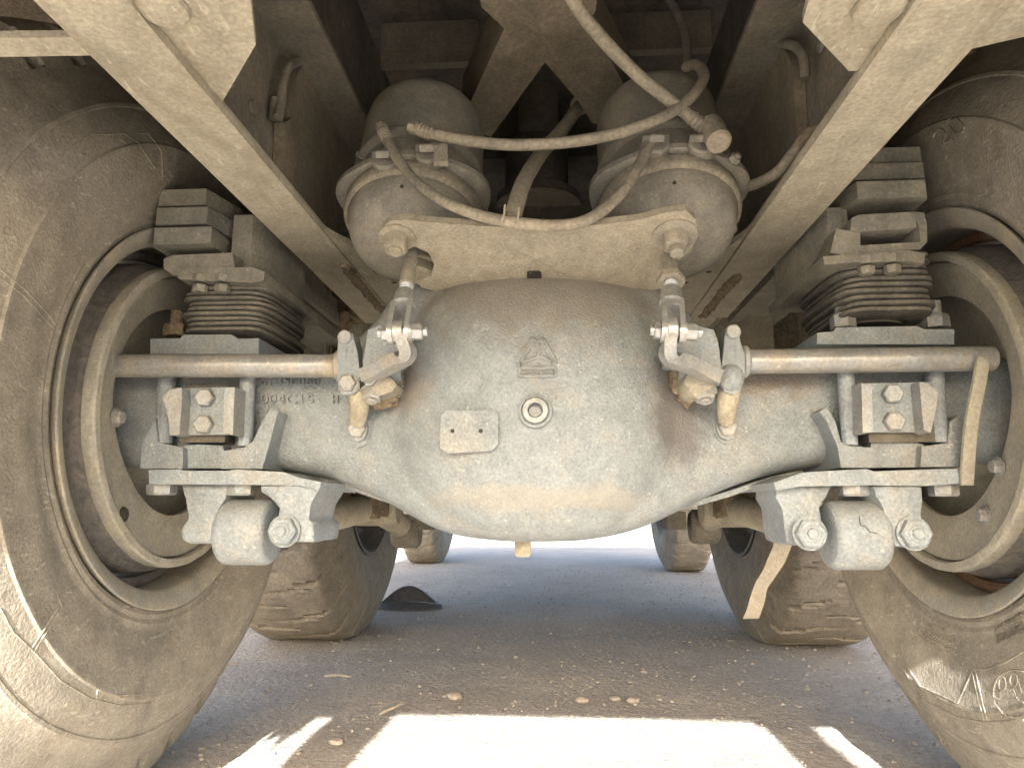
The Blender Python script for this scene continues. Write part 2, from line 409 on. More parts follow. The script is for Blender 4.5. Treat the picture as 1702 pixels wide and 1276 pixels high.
for k, (px, py, ln, a, lab) in enumerate([(365, 1110 , .05, .4, 'thin pale splinter on the ground by the left tyre'), (560, 1128, .035, -.2, 'short pale splinter on the shaded ground left of centre'),
                                          (660, 1180, .05, 1.0, 'curved twig lying at the left end of the shadow edge')]):
    p = H(px, py, 0); bm = B()
    tube(bm, smooth_path([(p.x - ln * math.cos(a), p.y - ln * math.sin(a), .004), (p.x, p.y, .009), (p.x + ln * math.cos(a + .3), p.y + ln * math.sin(a + .3), .005)], 5), [.0015] + [.003] * 9 + [.0012], 6)
    tag(obj('twig', bm, 'strap', loc=(p.x, p.y, 0)), lab, 'twig', 'twigs on the ground')

# ------------------------------------------------------------------ wheels
XB = .567
def tyre_mesh(name, c, s, parent, lugs=38, seg=456, worn=False, mat='tyre', width=.27, deep=.02, tr=TR, square=False):
    """s = side the inner face looks to: +1 inner face looks to +X"""
    bm = B()
    k = tr / .556
    pr = [(.279, -.012), (.286, .000), (.294, .004), (.300, .003), (.306, .006), (.312, .005), (.318, .007), (.345, .019), (.37, .026), (.395, .027), (.397, .0282), (.401, .0282), (.403, .0255), (.425, .020), (.447, .008), (.449, .009), (.453, .0075), (.455, .003), (.470, -.009), (.484, -.020), (.492, -.027), (.499, -.031), (.502, -.032), (.514, -.036), (.530, -.043), (.544, -.053), (.552, -.066), (.5555, -.085), (.556, -.100), (.556, -.118), (.556, -.135)]
    if square: pr = pr[:8] + [(.37, .026), (.395, .028), (.425, .026), (.455, .018), (.485, .008), (.51, -.004), (.53, -.014), (.541, -.020), (.549, -.027), (.554, -.040), (.556, -.06), (.5565, -.1), (.5565, -.118), (.5565, -.135)]
    pr = [(r * k if r > .3 else r, a) for r, a in pr]
    full = pr + [(r, -width - a) for r, a in pr[::-1][1:]]
    nfull = len(full)
    def mod(j, t, r, h):
        rr, hh = r, h
        rim = r / tr
        if rim > (.87 if square else .902):
            left = h > -width / 2
            ph = (t / (2 * math.pi) * lugs + (0 if left else .5)) % 1.0
            skew = (ph + abs(h + width / 2) * 3.0) % 1.0
            g = 1.0 if skew < (.09 if square else .26) else 0.0
            mid = min(1.0, abs(h + width / 2) / .05)
            k2 = 1 if rim > .985 else .75 if rim > .93 else .5
            rr -= g * deep * mid * k2
            if worn: rr += .0006 * noise.noise(Vector((t * 9, h * 30, 1)))
            if rim < .995 and g: hh -= (.006 if square else .014) * (1 if left else -1)
        rr += .0016 * noise.noise(Vector((math.cos(t) * 3, math.sin(t) * 3, r * 9)))
        # flat where the load presses the tyre on the ground
        return rr, hh
    lathe(bm, c, (s, 0, 0), full, seg, mod=mod)
    zmin = .0
    for v in bm.verts:
        if v.co.z < zmin + .002: v.co.z = zmin + .002 + (v.co.z - zmin) * .05
    return obj(name, bm, mat, parent, smooth=32)
def rim_mesh(c, s, parent, lip='rim'):
    bm = B()
    lathe(bm, c, (s, 0, 0), [(.270, -.05), (.278, -.012), (.284, .000), (.2875, .005), (.288, .008), (.286, .0095), (.282, .0085), (.274, .005), (.264, -.001), (.2605, -.005), (.259, -.012), (.2585, -.035), (.258, -.06), (.256, -.1), (.25, -.2), (.25, -.25), (.258, -.25), (.27, -.1)], 128)
    r = obj('rim', bm, 'rim', parent)
    return r
def near_wheel(s, label):
    """s=+1: left wheel, its inner face looks to +X"""
    c = Vector((-s * XB, AXY, HUBZ)); root = thing('rear_wheel_assembly', label, 'wheel', (c.x, c.y, 0), 'wheels of the rear axle')
    ty = tyre_mesh('tyre', c, s, root)
    rim_mesh(c, s, root)
    A = (s, 0, 0)
    bm = B(); lathe(bm, c, A, [(.257, -.07), (.2575, -.06), (.256, -.052), (.251, -.05), (.243, -.054), (.241, -.062), (.247, -.075)], 128)
    obj('lock_ring', bm, 'rust' if s < 0 else 'drum', root)
    # brake drum: heavy ring, stepped outside, hollow inside
    def dm(j, t, r, h): return r + .0012 * noise.noise(Vector((math.cos(t) * 9, math.sin(t) * 9, j))), h + .001 * noise.noise(Vector((math.cos(t) * 12, math.sin(t) * 12, j + 5)))
    bm = B(); lathe(bm, c, A, [(.205, -.08), (.2155, -.008), (.2155, -.0045), (.225, -.0045), (.2275, -.014), (.2275, -.022), (.232, -.029), (.235, -.038), (.236, -.05), (.238, -.15), (.20, -.17), (.1, -.17), (.1, -.15), (.195, -.15), (.205, -.08)], 128, mod=dm)
    obj('brake_drum', bm, 'drum', root)
    bm = B(); lathe(bm, c, A, [(.2145, -.004), (.2145, .010), (.216, .0125), (.225, .0125), (.2275, .0105), (.2285, .004), (.228, -.004), (.2145, -.004)], 128, mod=dm)
    obj('drum_lip', bm, 'shield', root)
    # dust shield: pressed plate ring just inside the drum mouth, lower half wider
    bm = B(); rings = []
    for k in range(97):
        t = 2 * math.pi * k / 96
        u, v, a = frame_of(A); up = (u * math.cos(t) + v * math.sin(t)).z
        ri = .168 - .02 * max(0, -up) + .004 * math.sin(t * 3)
        rings.append([bm.verts.new(c + (u * math.cos(t) + v * math.sin(t)) * r + a * h) for r, h in ((ri, -.010), (ri, -.004), (.178, -.0015), (.203, .0025), (.2085, .0045), (.2125, .0035), (.2135, -.008))])
    for a_, b_ in zip(rings, rings[1:]):
        for q in range(6): bm.faces.new((a_[q], b_[q], b_[q + 1], a_[q + 1]))
    sh = obj('dust_shield', bm, 'shield', root)
    bm = B(); lathe(bm, c, A, [(.02, -.05), (.12, -.05), (.135, -.044), (.20, -.038), (.212, -.04)], 64, cap=False)
    lathe(bm, c, A, [(.0, -.02), (.085, -.02), (.095, -.03), (.1, -.05)], 48)
    obj('backing_plate', bm, 'shield', root)
    return root, ty, c
wl, tyreL, cL = near_wheel(1, 'big near wheel at the left side, dusty tyre with grey rim and drum')
wr, tyreR, cR = near_wheel(-1, 'big near wheel at the right side, with raised lettering on its sunlit tyre')
bvL = bvh_of(tyreL); bvR = bvh_of(tyreR)
# moulded lines and lettering on the right tyre
def swpt(c, s, r, deg):            # place on the sidewall plane -> photo point
    t = R(deg); q = Vector((c.x + s * .03, c.y + r * math.sin(t), c.z + r * math.cos(t))); d = q - CAM; z = d.dot(CF)
    return CPX + FPX * d.dot(CR) / z, CPY - FPX * d.dot(CU) / z
def arc_pts(c, s, r, a0, a1, n=24): return [swpt(c, s, r, a0 + (a1 - a0) * k / n) for k in range(n + 1)]
bm = B()
for pts in ([(1482, 1066), (1530, 1140), (1592, 1168)], [(1592, 1168), (1618, 1112)], [(1618, 1112), (1640, 1112), (1672, 1100), (1702, 1082)], [(1616, 1114), (1628, 1165), (1637, 1199)], [(1621, 1113), (1633, 1163), (1642, 1198)],
            [(1482, 1066), (1500, 1110), (1540, 1165), (1590, 1190), (1637, 1200), (1702, 1196)]):
    surf_tube(bm, bvR, pts, .0013)
for cx, cy, rx, ry in ((1688, 1152, 36, 39), (1667, 1136, 6, 11), (1686, 1130, 6, 11)):
    surf_tube(bm, bvR, [(cx + rx * math.cos(k * .2618), cy + ry * math.sin(k * .2618)) for k in range(25)], .0013, step=4)
surf_tube(bm, bvR, [(1673, 1134), (1680, 1131)], .0011); surf_tube(bm, bvR, [(1692, 1127), (1699, 1150), (1690, 1157), (1685, 1145), (1680, 1147), (1697, 1166)], .0011)
surf_tube(bm, bvR, [(1654, 1158), (1662, 1162), (1688, 1161), (1702, 1167)], .0013)
obj('moulded_lines', bm, 'tyre', wr, smooth=60)['kind'] = 'stuff'
def text_line(bv, body, p0, p1, hpx, depth=.0010):
    bm = B(); dx, dy = p1[0] - p0[0], p1[1] - p0[1]; ln = math.hypot(dx, dy); nx, ny = dy / ln, -dx / ln
    surf_text(bm, bv, body, lambda u, v: (p0[0] + dx * u + nx * v * hpx * 1.2, p0[1] + dy * u + ny * v * hpx * 1.2), depth * 1.9)
    return bm
for body, p0, p1, h in (('LOAD RANGE', (1542, 1041), (1572, 1050), 9), ('SINGLE 3750 kg 830 kPa', (1524, 1049), (1590, 1078), 9), ('DUAL LOAD 3450 kg  COLD', (1522, 1055), (1589, 1091), 9),
                        ('PLIES TREAD STEEL CORD', (1655, 1048), (1700, 1022), 7), ('SIDEWALL 1 STEEL CORD', (1656, 1055), (1701, 1031), 7), ('INFLATE BEFORE USE', (1658, 1062), (1702, 1040), 7), ('MADE FOR HEAVY LOADS', (1660, 1069), (1702, 1048), 7)):
    obj('lettering', text_line(bvR, body, p0, p1, h), 'tyre', wr, smooth=20)
obj('lettering', text_line(bvR, '20', (1565, 250), (1610, 215), 40, .0012), 'tyre', wr, smooth=20)
bm = B()
for pts in ([(0, 1010), (22, 1050), (56, 1082)], [(56, 1082), (103, 1010), (95, 990)], [(52, 1078), (99, 1006)], [(56, 1082), (100, 1130), (150, 1160), (200, 1172), (250, 1168)], [(162, 1146), (195, 1155), (235, 1153)], [(162, 1146), (160, 1162)],
            [(230, 238), (205, 222), (150, 224), (100, 260), (66, 310)], [(230, 238), (270, 300), (268, 250), (245, 222), (230, 222)], [(0, 448), (40, 480), (78, 520), (92, 540)], [(0, 462), (40, 492), (88, 545)]):
    surf_tube(bm, bvL, pts, .0011)
obj('moulded_lines', bm, 'tyre', wl, smooth=60)['kind'] = 'stuff'
# nuts and holes on the brake shields
def shield_bits(root, c, s, items):
    for kind, px, py in items:
        p = W(px, py, c.x - s * .0005)
        bm = B()
        if kind == 'hole':
            lathe(bm, p, (s, 0, 0), [(.0005, .0035), (.0075, .0035), (.0078, .0025), (.0095, .0045), (.0105, .002)], 24)
            obj('inspection_hole', bm, 'flap', root)
        else:
            hexnut(bm, p, (s, 0, 0), .009, .008, washer=1.4); obj('bolt', bm, 'bolt', root)
shield_bits(wl, cL, 1, [('hole', 202, 855), ('bolt', 193, 694)])
shield_bits(wr, cR, -1, [('bolt', 1637, 856), ('bolt', 1660, 775)])

def far_wheel(name, x, y, s, label, group, width, dual, tr=TR, lugs=26):
    root = thing(name, label, 'wheel', (x, y, 0), group); c = Vector((x, y, tr - .016))
    tyre_mesh('tyre', c, s, root, lugs=lugs, seg=480, worn=True, mat='tread', width=width, deep=.012, tr=tr, square=True)
    bm = B(); lathe(bm, c, (s, 0, 0), [(.270, -.05), (.281, 0), (.286, .006), (.277, .008), (.268, -.015), (.25, -.1), (.24, -.12), (.23, -.06), (.2, -.03), (.19, -.06), (.12, -.07), (.1, -.02), (.01, -.02)], 72)
    obj('rim', bm, 'drum', root)
    return root
far_wheel('middle_wheel_assembly', -.622, AXY + 1.36, 1, 'worn tyre on the ground behind the left spring bracket', 'wheels of the middle axle', .32, True)
far_wheel('middle_wheel_assembly', .622, AXY + 1.36, -1, 'worn tyre on the ground behind the hanging strap', 'wheels of the middle axle', .32, True)
far_wheel('front_wheel_assembly', -.84, 5.45, 1, 'small looking distant front tyre left of the differential', 'front wheels', .27, False, .54, 30)
fr = far_wheel('front_wheel_assembly', .74, 4.9, -1, 'distant front tyre with grooved tread right of the differential', 'front wheels', .27, False, .54, 30)

# ------------------------------------------------------------------ rear axle
def interp(tab, x):
    if x <= tab[0][0]: return tab[0][1]
    for (x0, y0), (x1, y1) in zip(tab, tab[1:]):
        if x <= x1:
            t = (x - x0) / (x1 - x0); return y0 + (y1 - y0) * t
    return tab[-1][1]
def smooth_tab(tab, w=14):
    xs = [tab[0][0] + (tab[-1][0] - tab[0][0]) * i / 300 for i in range(301)]; ys = [interp(tab, x) for x in xs]
    for _ in range(3): ys = [sum(ys[max(0, i - 2):i + 3]) / len(ys[max(0, i - 2):i + 3]) for i in range(301)]
    return list(zip(xs, ys))
axle = thing('rear_axle', 'grey cast drive axle with round dusty differential bulge across the picture', 'axle', (-.02, AXY, HUBZ))
BOT = smooth_tab([(-150, 775), (420, 778), (490, 786), (560, 800), (620, 824), (680, 855), (730, 882), (780, 894), (850, 900), (960, 899), (1020, 890), (1080, 872), (1140, 843), (1200, 816), (1260, 795), (1330, 780), (1400, 773), (2000, 765)])
TOP = smooth_tab([(-150, 605), (480, 602), (560, 580), (620, 530), (665, 455), (710, 442), (890, 440), (1070, 442), (1115, 455), (1160, 530), (1220, 575), (1300, 592), (2000, 590)])
DC = P(887, 668, .87)
def housing():
    bm = B(); nx, nt_ = 260, 110; x0, x1 = P(120, 700, .96).x, P(1690, 700, .96).x; g = []
    for i in range(nx + 1):
        X = x0 + (x1 - x0) * i / nx
        pxx = CPX + FPX * ((Vector((X, .95, .5)) - CAM).dot(CR)) / ((Vector((X, .95, .5)) - CAM).dot(CF))
        zb = P(pxx, interp(BOT, pxx), .96).z; zt = P(pxx, interp(TOP, pxx), .96).z
        c = math.exp(-((X - DC.x) / .21) ** 4)
        zc, h = (zb + zt) / 2, (zt - zb) / 2; d = .105 + .042 * c; n = 5.0 - 1.0 * c; Yc = 1.035
        row = []
        for k in range(nt_):
            t = 2 * math.pi * k / nt_; cs, sn = math.cos(t), math.sin(t)
            n = 5.0 - 2.2 * c if sn > 0 else 5.0 + 2.0 * c
            y = Yc - d * math.copysign(abs(cs) ** (2 / n), cs); z = zc + h * math.copysign(abs(sn) ** (2 / n), sn)
            if cs > 0:
                r = math.hypot(X - DC.x, (z - DC.z) / (1.22 if z > DC.z else 1.0))
                q = max(0.0, 1 - (r / .185) ** 2); q2 = max(0.0, 1 - (r / .24) ** 2)
                dome = .046 * q ** .72 + .012 * q2 * q2 * (3 - 2 * q2)
                y -= dome * min(1, cs * 4)
            y += .0012 * noise.noise(Vector((X * 14, z * 14, 0)))
            row.append(bm.verts.new((X, y, z)))
        g.append(row)
    for a, b in zip(g, g[1:]):
        for k in range(nt_): bm.faces.new((a[k], a[(k + 1) % nt_], b[(k + 1) % nt_], b[k]))
    bm.faces.new(g[0][::-1]); bm.faces.new(g[-1])
    for _ in range(4): bmesh.ops.smooth_vert(bm, verts=bm.verts, factor=.5, use_axis_y=True)
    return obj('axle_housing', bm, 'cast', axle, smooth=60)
hs = housing(); bvH = bvh_of(hs)
# lower stiffening web of the housing
for pts in ([(500, 781), (540, 800), (590, 816), (640, 833), (690, 850), (730, 866)], [(1080, 862), (1120, 850), (1165, 838), (1210, 825), (1260, 808), (1320, 792)]):
    bm = B(); path = [P(x, y, 1.0) for x, y in pts]; path = smooth_path(path, 5); a = []
    for q in path: a.append([bm.verts.new(q + Vector((0, dy, dz))) for dy, dz in ((-.012, 0), (.10, 0), (.10, .02), (-.012, .008))])
    for m, n in zip(a, a[1:]):
        for k in range(4): bm.faces.new((m[k], m[(k + 1) % 4], n[(k + 1) % 4], n[k]))
    bm.faces.new(a[0]); bm.faces.new(a[-1]); obj('housing_web', bm, 'cast', axle)
# filler plug in its boss
p, n = S(bvH, 890, 684); n = Vector((0, -1, .02)).normalized(); s1 = L(1, p.y)
bm = B(); lathe(bm, p, n, [(29 * s1, -.03), (29 * s1, .003), (28 * s1, .006), (23.5 * s1, .007), (23 * s1, .004), (10 * s1, .003)], 48); bs = obj('plug_boss', bm, 'cast', axle)
bm = B(); lathe(bm, p, n, [(22 * s1, .002), (22 * s1, .0095), (20.5 * s1, .012), (12.6 * s1, .0125)], 48)
u, v, a_ = frame_of(n); hx = lambda r, h: [bm.verts.new(p + (u * math.cos(R(60 * k + 30)) + v * math.sin(R(60 * k + 30))) * r + a_ * h) for k in range(6)]
h1, h2 = hx(12.4 * s1, .0126), hx(12.2 * s1, .001)
for k in range(6): bm.faces.new((h1[k], h1[(k + 1) % 6], h2[(k + 1) % 6], h2[k]))
bm.faces.new(h2); obj('filler_plug', bm, 'bolt', axle)
# blank plate pad with two holes
pm, n = S(bvH, 775, 717); Yf = pm.y - .013
bm = B(); pxprism(bm, [(733, 690), (740, 682), (818, 682), (828, 690), (828, 738), (818, 749), (744, 753), (731, 744)], Yf, Yf + .06)
npad = obj('name_pad', bm, 'cast', axle, bev=.0022)
for px in (752, 799):
    q = P(px, 716, Yf - .0006); bm = B(); cyl(bm, q, q + Vector((0, .004, 0)), .0026, 16); obj('rivet_hole', bm, 'flap', npad)
# emblem cast on the bulge
bm = B()
for pts in ([(859, 604), (884, 563), (894, 569), (903, 563), (924, 602)], [(866, 602), (887, 566)], [(919, 600), (900, 566)], [(894, 569), (895, 592)], [(895, 592), (870, 602)], [(895, 592), (914, 600)], [(859, 604), (864, 606), (864, 612)], [(924, 602), (919, 605), (920, 610)],
            [(864, 612), (862, 625), (923, 625), (922, 611), (864, 612)]):
    surf_tube(bm, bvH, pts, .0025, .0012, 4)
em = obj('cast_emblem', bm, 'cast', axle, smooth=60)
bm = B(); surf_text(bm, bvH, 'CNHTC', lambda u, v: (868 + 50 * u, 622 - 11.5 * v), .0024); obj('emblem_lettering', bm, 'cast', em)
# casting numbers
for body, x0, x1, y, hp in (('961350060', 420, 533, 641, 20), ('90004C15', 406, 522, 671, 22), ('H', 553, 564, 671, 20)):
    bm = B(); surf_text(bm, bvH, body, lambda u, v: (x0 + (x1 - x0) * u, y - hp * v), .0042); obj('cast_lettering', bm, 'cast', axle, smooth=20)
# drain plug
q = P(869, 903, .97); bm = B(); hexnut(bm, q + Vector((0, 0, .006)), (0, 0, -1), .0125, .02, washer=1.25); obj('drain_plug', bm, 'frame', axle)

# ------------------------------------------------------------------ one side of the axle: seats, brackets, shaft, spring
def mir(pts, side):
    return pts
SIDE = {}
def pxcast(px, Y0, Y1, it=1, amp=.0009):
    bm = B(); pxprism(bm, px, Y0, Y1); return bm
def side_parts(side):
    LFT = side == 'left'; w_ = 'left' if LFT else 'right'
    # --- spring seat cast on the axle
    if LFT:
        lugs = [[(233, 778), (236, 738), (246, 716), (258, 697), (263, 735), (304, 744), (304, 779)], [(367, 779), (368, 750), (405, 744), (420, 734), (436, 700), (450, 680), (462, 684), (450, 730), (436, 779)]]
        mid = [(295, 778), (296, 742), (330, 738), (370, 741), (380, 778)]
    else:
        lugs = [[(1398, 777), (1392, 742), (1374, 700), (1362, 684), (1374, 676), (1388, 700), (1398, 735), (1412, 741), (1452, 744), (1453, 777)], [(1530, 776), (1532, 742), (1560, 738), (1575, 736), (1580, 700), (1592, 690), (1600, 735), (1607, 744), (1606, 775)]]
        mid = [(1445, 777), (1448, 732), (1485, 728), (1535, 738), (1540, 776)]
    for pg in lugs: obj('spring_seat', pxcast(pg, .896, 1.03), 'cast', axle, bev=.0055, seg=3)
    obj('seat_web', pxcast(mid, .908, 1.03), 'cast', axle, bev=.004)
    # --- rod bracket bolted below: top plate, two legs
    br = thing('rod_bracket', ('cast bracket bolted under the left axle end, rounded outer leg without a nut' if LFT else 'cast bracket under the right axle end, a large ringed nut on each leg'), 'bracket', P(420 if LFT else 1420, 800, .95), 'torque rod brackets')
    if LFT:
        top = [(247, 781), (300, 779.5), (304, 782), (378, 782), (392, 780), (470, 784), (498, 794), (534, 801), (530, 815), (495, 806), (248, 804)]
        legA = [(296, 805), (384, 805), (376, 828), (362, 852), (366, 880), (362, 903), (318, 905), (301, 897), (298, 882), (310, 862), (303, 830)]
        legB = [(456, 803), (534, 800), (534, 812), (518, 840), (514, 862), (521, 872), (520, 902), (456, 903), (458, 868), (462, 845), (446, 826), (430, 818), (430, 804)]
        studs = [(270, 805, 24), (402, 806, 24)]; caps = [(473, 882)]
    else:
        top = [(1286, 802), (1330, 786), (1345, 784), (1440, 779), (1452, 783), (1535, 780), (1592, 779), (1596, 803), (1545, 807), (1440, 806), (1330, 808), (1290, 815)]
        legA = [(1286, 802), (1390, 806), (1378, 826), (1366, 842), (1366, 903), (1334, 909), (1308, 905), (1300, 850), (1288, 826)]
        legB = [(1448, 806), (1538, 806), (1538, 905), (1520, 912), (1470, 908), (1466, 880), (1468, 850), (1455, 826)]
        studs = [(1418, 806, 24), (1567, 806, 22)]; caps = [(1345, 886), (1518, 886)]
    obj('top_plate', pxcast(top, .885, 1.05), 'grey', br, bev=.0025)
    for pg, Y in ((legA, .905), (legB, .89)):
        bm = pxcast(pg, Y, 1.0); cast_shape(bm, 2, .0018, 50); obj('leg', bm, 'grey', br, smooth=50)
    for x, y, r in studs:
        q = P(x, y, .915); bm = B(); hexnut(bm, q, (0, 0, -1), L(r, .915), .014); obj('bolt', bm, 'bolt', br)
    for x, y in caps:
        Y = .888; q = P(x, y, Y); bm = B()
        hexnut(bm, q, (0, -1, 0), L(24, Y), .010, washer=1.12); cyl(bm, q + Vector((0, -.010, 0)), q + Vector((0, -.0125, 0)), L(14, Y), 24, ch=.001); cyl(bm, q + Vector((0, -.0125, 0)), q + Vector((0, -.016, 0)), L(9, Y), 20, ch=.0015)
        obj('nut', bm, 'grey', br)
    # --- torque rod with its barrel eye
    ex, ey = (414, 884) if LFT else (1418, 889)
    rd = thing('torque_rod', ('dusty torque rod whose barrel eye sits between the left bracket legs' if LFT else 'dusty torque rod whose cracked barrel eye hangs between two ringed nuts'), 'torque rod', P(ex, ey, .93), 'lower torque rods')
    Y = .915; r = L(54, Y); hw = L(43, Y); c = P(ex, ey, Y + .01)
    prof = [(r * .55, -hw), (r * .84, -hw), (r * .90, -hw * .95), (r * .985, -hw * .80), (r, -hw * .66), (r, hw * .70), (r * .975, hw * .84), (r * .9, hw * .96), (r * .8, hw), (r * .5, hw)]
    def em_(j, t, rr, hh): return rr + .0006 * noise.noise(Vector((math.cos(t) * 4, math.sin(t) * 4, hh * 60))), hh
    bm = B(); lathe(bm, c, (1, 0, 0), prof, 56, mod=em_, cap=True); obj('eye', bm, 'grey', rd)
    e2 = c + Vector((0, .68, .035)); bm = B(); tube(bm, [c + Vector((0, .02, .002)), c + Vector((0, .1, .006)), c.lerp(e2, .3), c.lerp(e2, .9), e2], [.022, .026, .029, .029, .024], 24); obj('rod', bm, 'frame', rd)
    bm = B(); cyl(bm, e2 + Vector((-.05, 0, 0)), e2 + Vector((.05, 0, 0)), .045, 32, ch=.006); obj('eye', bm, 'frame', rd)
    if not LFT:
        eb = bvh_of([o for o in bpy.data.objects if o.parent == rd and o.name.startswith('eye')][0])
        bm = B(); surf_tube(bm, eb, [(1428, 858), (1430, 873), (1438, 874), (1446, 884), (1457, 886)], .0006, 0, 3); obj('crack', bm, 'flap', rd)
    # --- brake camshaft tube and its support
    Yt = .875
    a, b = ((165, 608), (562, 608)) if LFT else ((1240, 601), (1650, 596))
    cs = thing('brake_camshaft', ('scratched grey shaft tube running from the left drum towards the bulge' if LFT else 'grey shaft tube running from the right drum towards the bulge'), 'shaft', P((a[0] + b[0]) / 2, 605, Yt), 'brake camshaft tubes')
    bm = B(); q0 = P(*a, Yt); q1 = P(*b, Yt); cyl(bm, q0, q1, L(20.5, Yt), 40, ch=.001)
    obj('shaft_tube', bm, 'shaft', cs)
    s_ = 1 if LFT else -1
    ie = q1 if LFT else q0                                  # inner end
    bm = B(); cyl(bm, ie + Vector((-.002 * s_, 0, 0)), ie + Vector((.007 * s_, 0, 0)), L(27, Yt), 32, ch=.002); obj('collar', bm, 'bolt', cs)
    # --- support bracket: two clamp bolts, arm, tapering leg, foot pad
    sb = thing('shaft_support', ('small cast bracket holding the left shaft, hexagon bolt head facing out' if LFT else 'small cast bracket holding the right shaft, rounded boss without bolt head'), 'bracket', P(580 if LFT else 1215, 640, Yt), 'camshaft support brackets')
    X0 = 0 if LFT else 0
    if LFT:
        arm = [(562, 566), (566, 552), (576, 549), (586, 553), (589, 568), (594, 585), (598, 620), (598, 645), (588, 655), (570, 656), (562, 645), (560, 610)]; topb, lowb = (575, 562), (580, 638)
        leg = [(595, 645), (598, 672), (595, 700)]; foot = [(581, 697), (609, 697), (610, 716), (604, 730), (594, 734), (584, 728), (579, 715)]; fb = (594, 713)
        pad = [(596, 650), (614, 650), (616, 720), (608, 738), (594, 744), (580, 738), (575, 718), (575, 700)]
    else:
        arm = [(1205, 555), (1210, 545), (1222, 544), (1229, 552), (1230, 566), (1238, 590), (1238, 628), (1230, 650), (1218, 656), (1204, 650), (1197, 625), (1202, 590)]; topb, lowb = (1217, 553), None
        leg = [(1213, 648), (1209, 672), (1207, 698)]; foot = [(1191, 692), (1224, 692), (1225, 712), (1219, 727), (1209, 731), (1197, 726), (1191, 712)]; fb = (1209, 710)
        pad = [(1180, 650), (1226, 690), (1227, 716), (1220, 733), (1208, 738), (1193, 731), (1185, 712), (1182, 690)]
    bm = pxcast(arm, .852, .885); obj('arm', bm, 'grey', sb, bev=.004, seg=3)
    bm = B(); q = P(*topb, .856); cyl(bm, q + Vector((0, .03, 0)), q + Vector((0, -.008, 0)), L(12.5, .86), 24, ch=.0015); obj('pin', bm, 'bolt', sb)
    bm = B()
    if lowb: q = P(*lowb, .852); lathe(bm, q, (0, -1, 0), [(L(18, .85), -.01), (L(18, .85), .002), (L(16, .85), .003)], 28, cap=True); hexnut(bm, q + Vector((0, -.002, 0)), (0, -1, 0), L(15, .85), .009); obj('clamp_bolt', bm, 'bolt', sb)
    else: blob(bm, P(1215, 628, .855), .016, .014, .018, .06, 40, 3, 3); obj('boss', bm, 'grey', sb)
    bm = B(); tube(bm, smooth_path([P(leg[0][0], leg[0][1], .87), P(leg[1][0], leg[1][1], .875), P(leg[2][0], leg[2][1], .9)], 4), [.0135, .0135, .0133, .013, .0125, .012, .0115, .011, .0105], 20); obj('leg', bm, 'frame', sb, smooth=60)
    ps, _ = S(bvH, *fb); Yp = ps.y
    obj('foot', pxcast(foot, Yp - .014, Yp + .03), 'grey', sb, bev=.002)
    bm = B(); hexnut(bm, P(*fb, Yp - .013), (0, -1, 0), L(15.5, Yp), .008); obj('bolt', bm, 'bolt', sb)
    obj('mounting_pad', pxcast(pad, Yp - .006, Yp + .03), 'cast', axle, bev=.003, seg=3)
    # --- spring clamp rods beside the plate
    for x0, y0, x1, y1, Y, r in (((412, 615, 408, 742, .905, 13), (279, 615, 272, 738, .912, 15)) if LFT else ((1405, 612, 1412, 740, .9, 13), (1552, 605, 1560, 736, .908, 14))):
        t = thing('spring_stud', {(True, True): 'smooth clear stud right of the left channel plate', (True, False): 'shadowed stud behind the outer edge of the left channel plate', (False, True): 'smooth clear stud between axle arm and right channel plate', (False, False): 'dusty stud behind the outer edge of the right channel plate'}[(LFT, x0 in (412, 1405))], 'stud', P(x1, y1, Y), 'spring clamp studs')
        bm = B(); cyl(bm, P(x1, y1, Y), P(x0, y0, Y), L(r, Y), 24, ch=.001); obj('shank', bm, 'grey', t)
        q = P({412: 414, 279: 292, 1405: 1402, 1552: 1556}[x0], 560 if LFT else 546, .955); bm = B()
        hexnut(bm, q, (0, 0, 1), L(22, Y), .019, tip=.02); rough(bm, .001, 60); obj('nut', bm, 'mud' if x0 == 279 else 'bolt', t)
    # --- channel plate with two bolts
    if LFT: back = [(284, 646), (386, 643), (386, 716), (384, 722), (282, 723), (280, 700)]; f1 = [(373, 646), (390, 643), (387, 722), (371, 720)]; f2 = [(270, 660), (284, 646), (302, 644), (303, 660), (298, 722), (283, 723), (283, 706)]; bolts = [(343, 662), (341, 706)]
    else: back = [(1438, 637), (1556, 635), (1552, 700), (1544, 718), (1438, 718)]; f1 = [(1432, 636), (1449, 642), (1451, 718), (1434, 719)]; f2 = [(1528, 634), (1540, 637), (1559, 652), (1555, 685), (1547, 719), (1536, 714), (1533, 690)]; bolts = [(1481, 656), (1484, 701)]
    cp = thing('channel_plate', ('bent steel plate with two hexagon bolts below the left shaft tube' if LFT else 'bent steel plate with two hexagon bolts below the right shaft tube'), 'bracket plate', P(335 if LFT else 1490, 690, .9), 'bolted channel plates')
    obj('back', pxcast(back, .888, .896), 'grey', cp, bev=.0015)
    obj('flange', pxcast(f1, .862, .895), 'bolt', cp, bev=.0012)
    bm = pxcast(f2, .866, .895); obj('flange', bm, 'bolt', cp, bev=.0015)
    for x, y in bolts:
        bm = B(); hexnut(bm, P(x, y, .888), Vector((.12 if LFT else -.12, -1, 0)), L(16.5, .88), .011); obj('bolt', bm, 'bolt', cp)
    bm = B(); pxbox(bm, 300 if LFT else 1445, 640, 380 if LFT else 1545, 735, .9, .97); obj('spacer', bm, 'dark', cp)

    # --- layered rubber spring between plates
    sp = thing('rubber_spring', ('stack of curved rubber layers under the left leaf spring seat' if LFT else 'stack of curved rubber layers under the right leaf spring seat'), 'spring', P(380 if LFT else 1440, 560, 1.0), 'layered rubber springs')
    cx = (-.456 if LFT else .463); cy = 1.005; n = 11; zb = P(380, 556 if LFT else 542, .94).z; zt = P(380, 466 if LFT else 440, .94).z
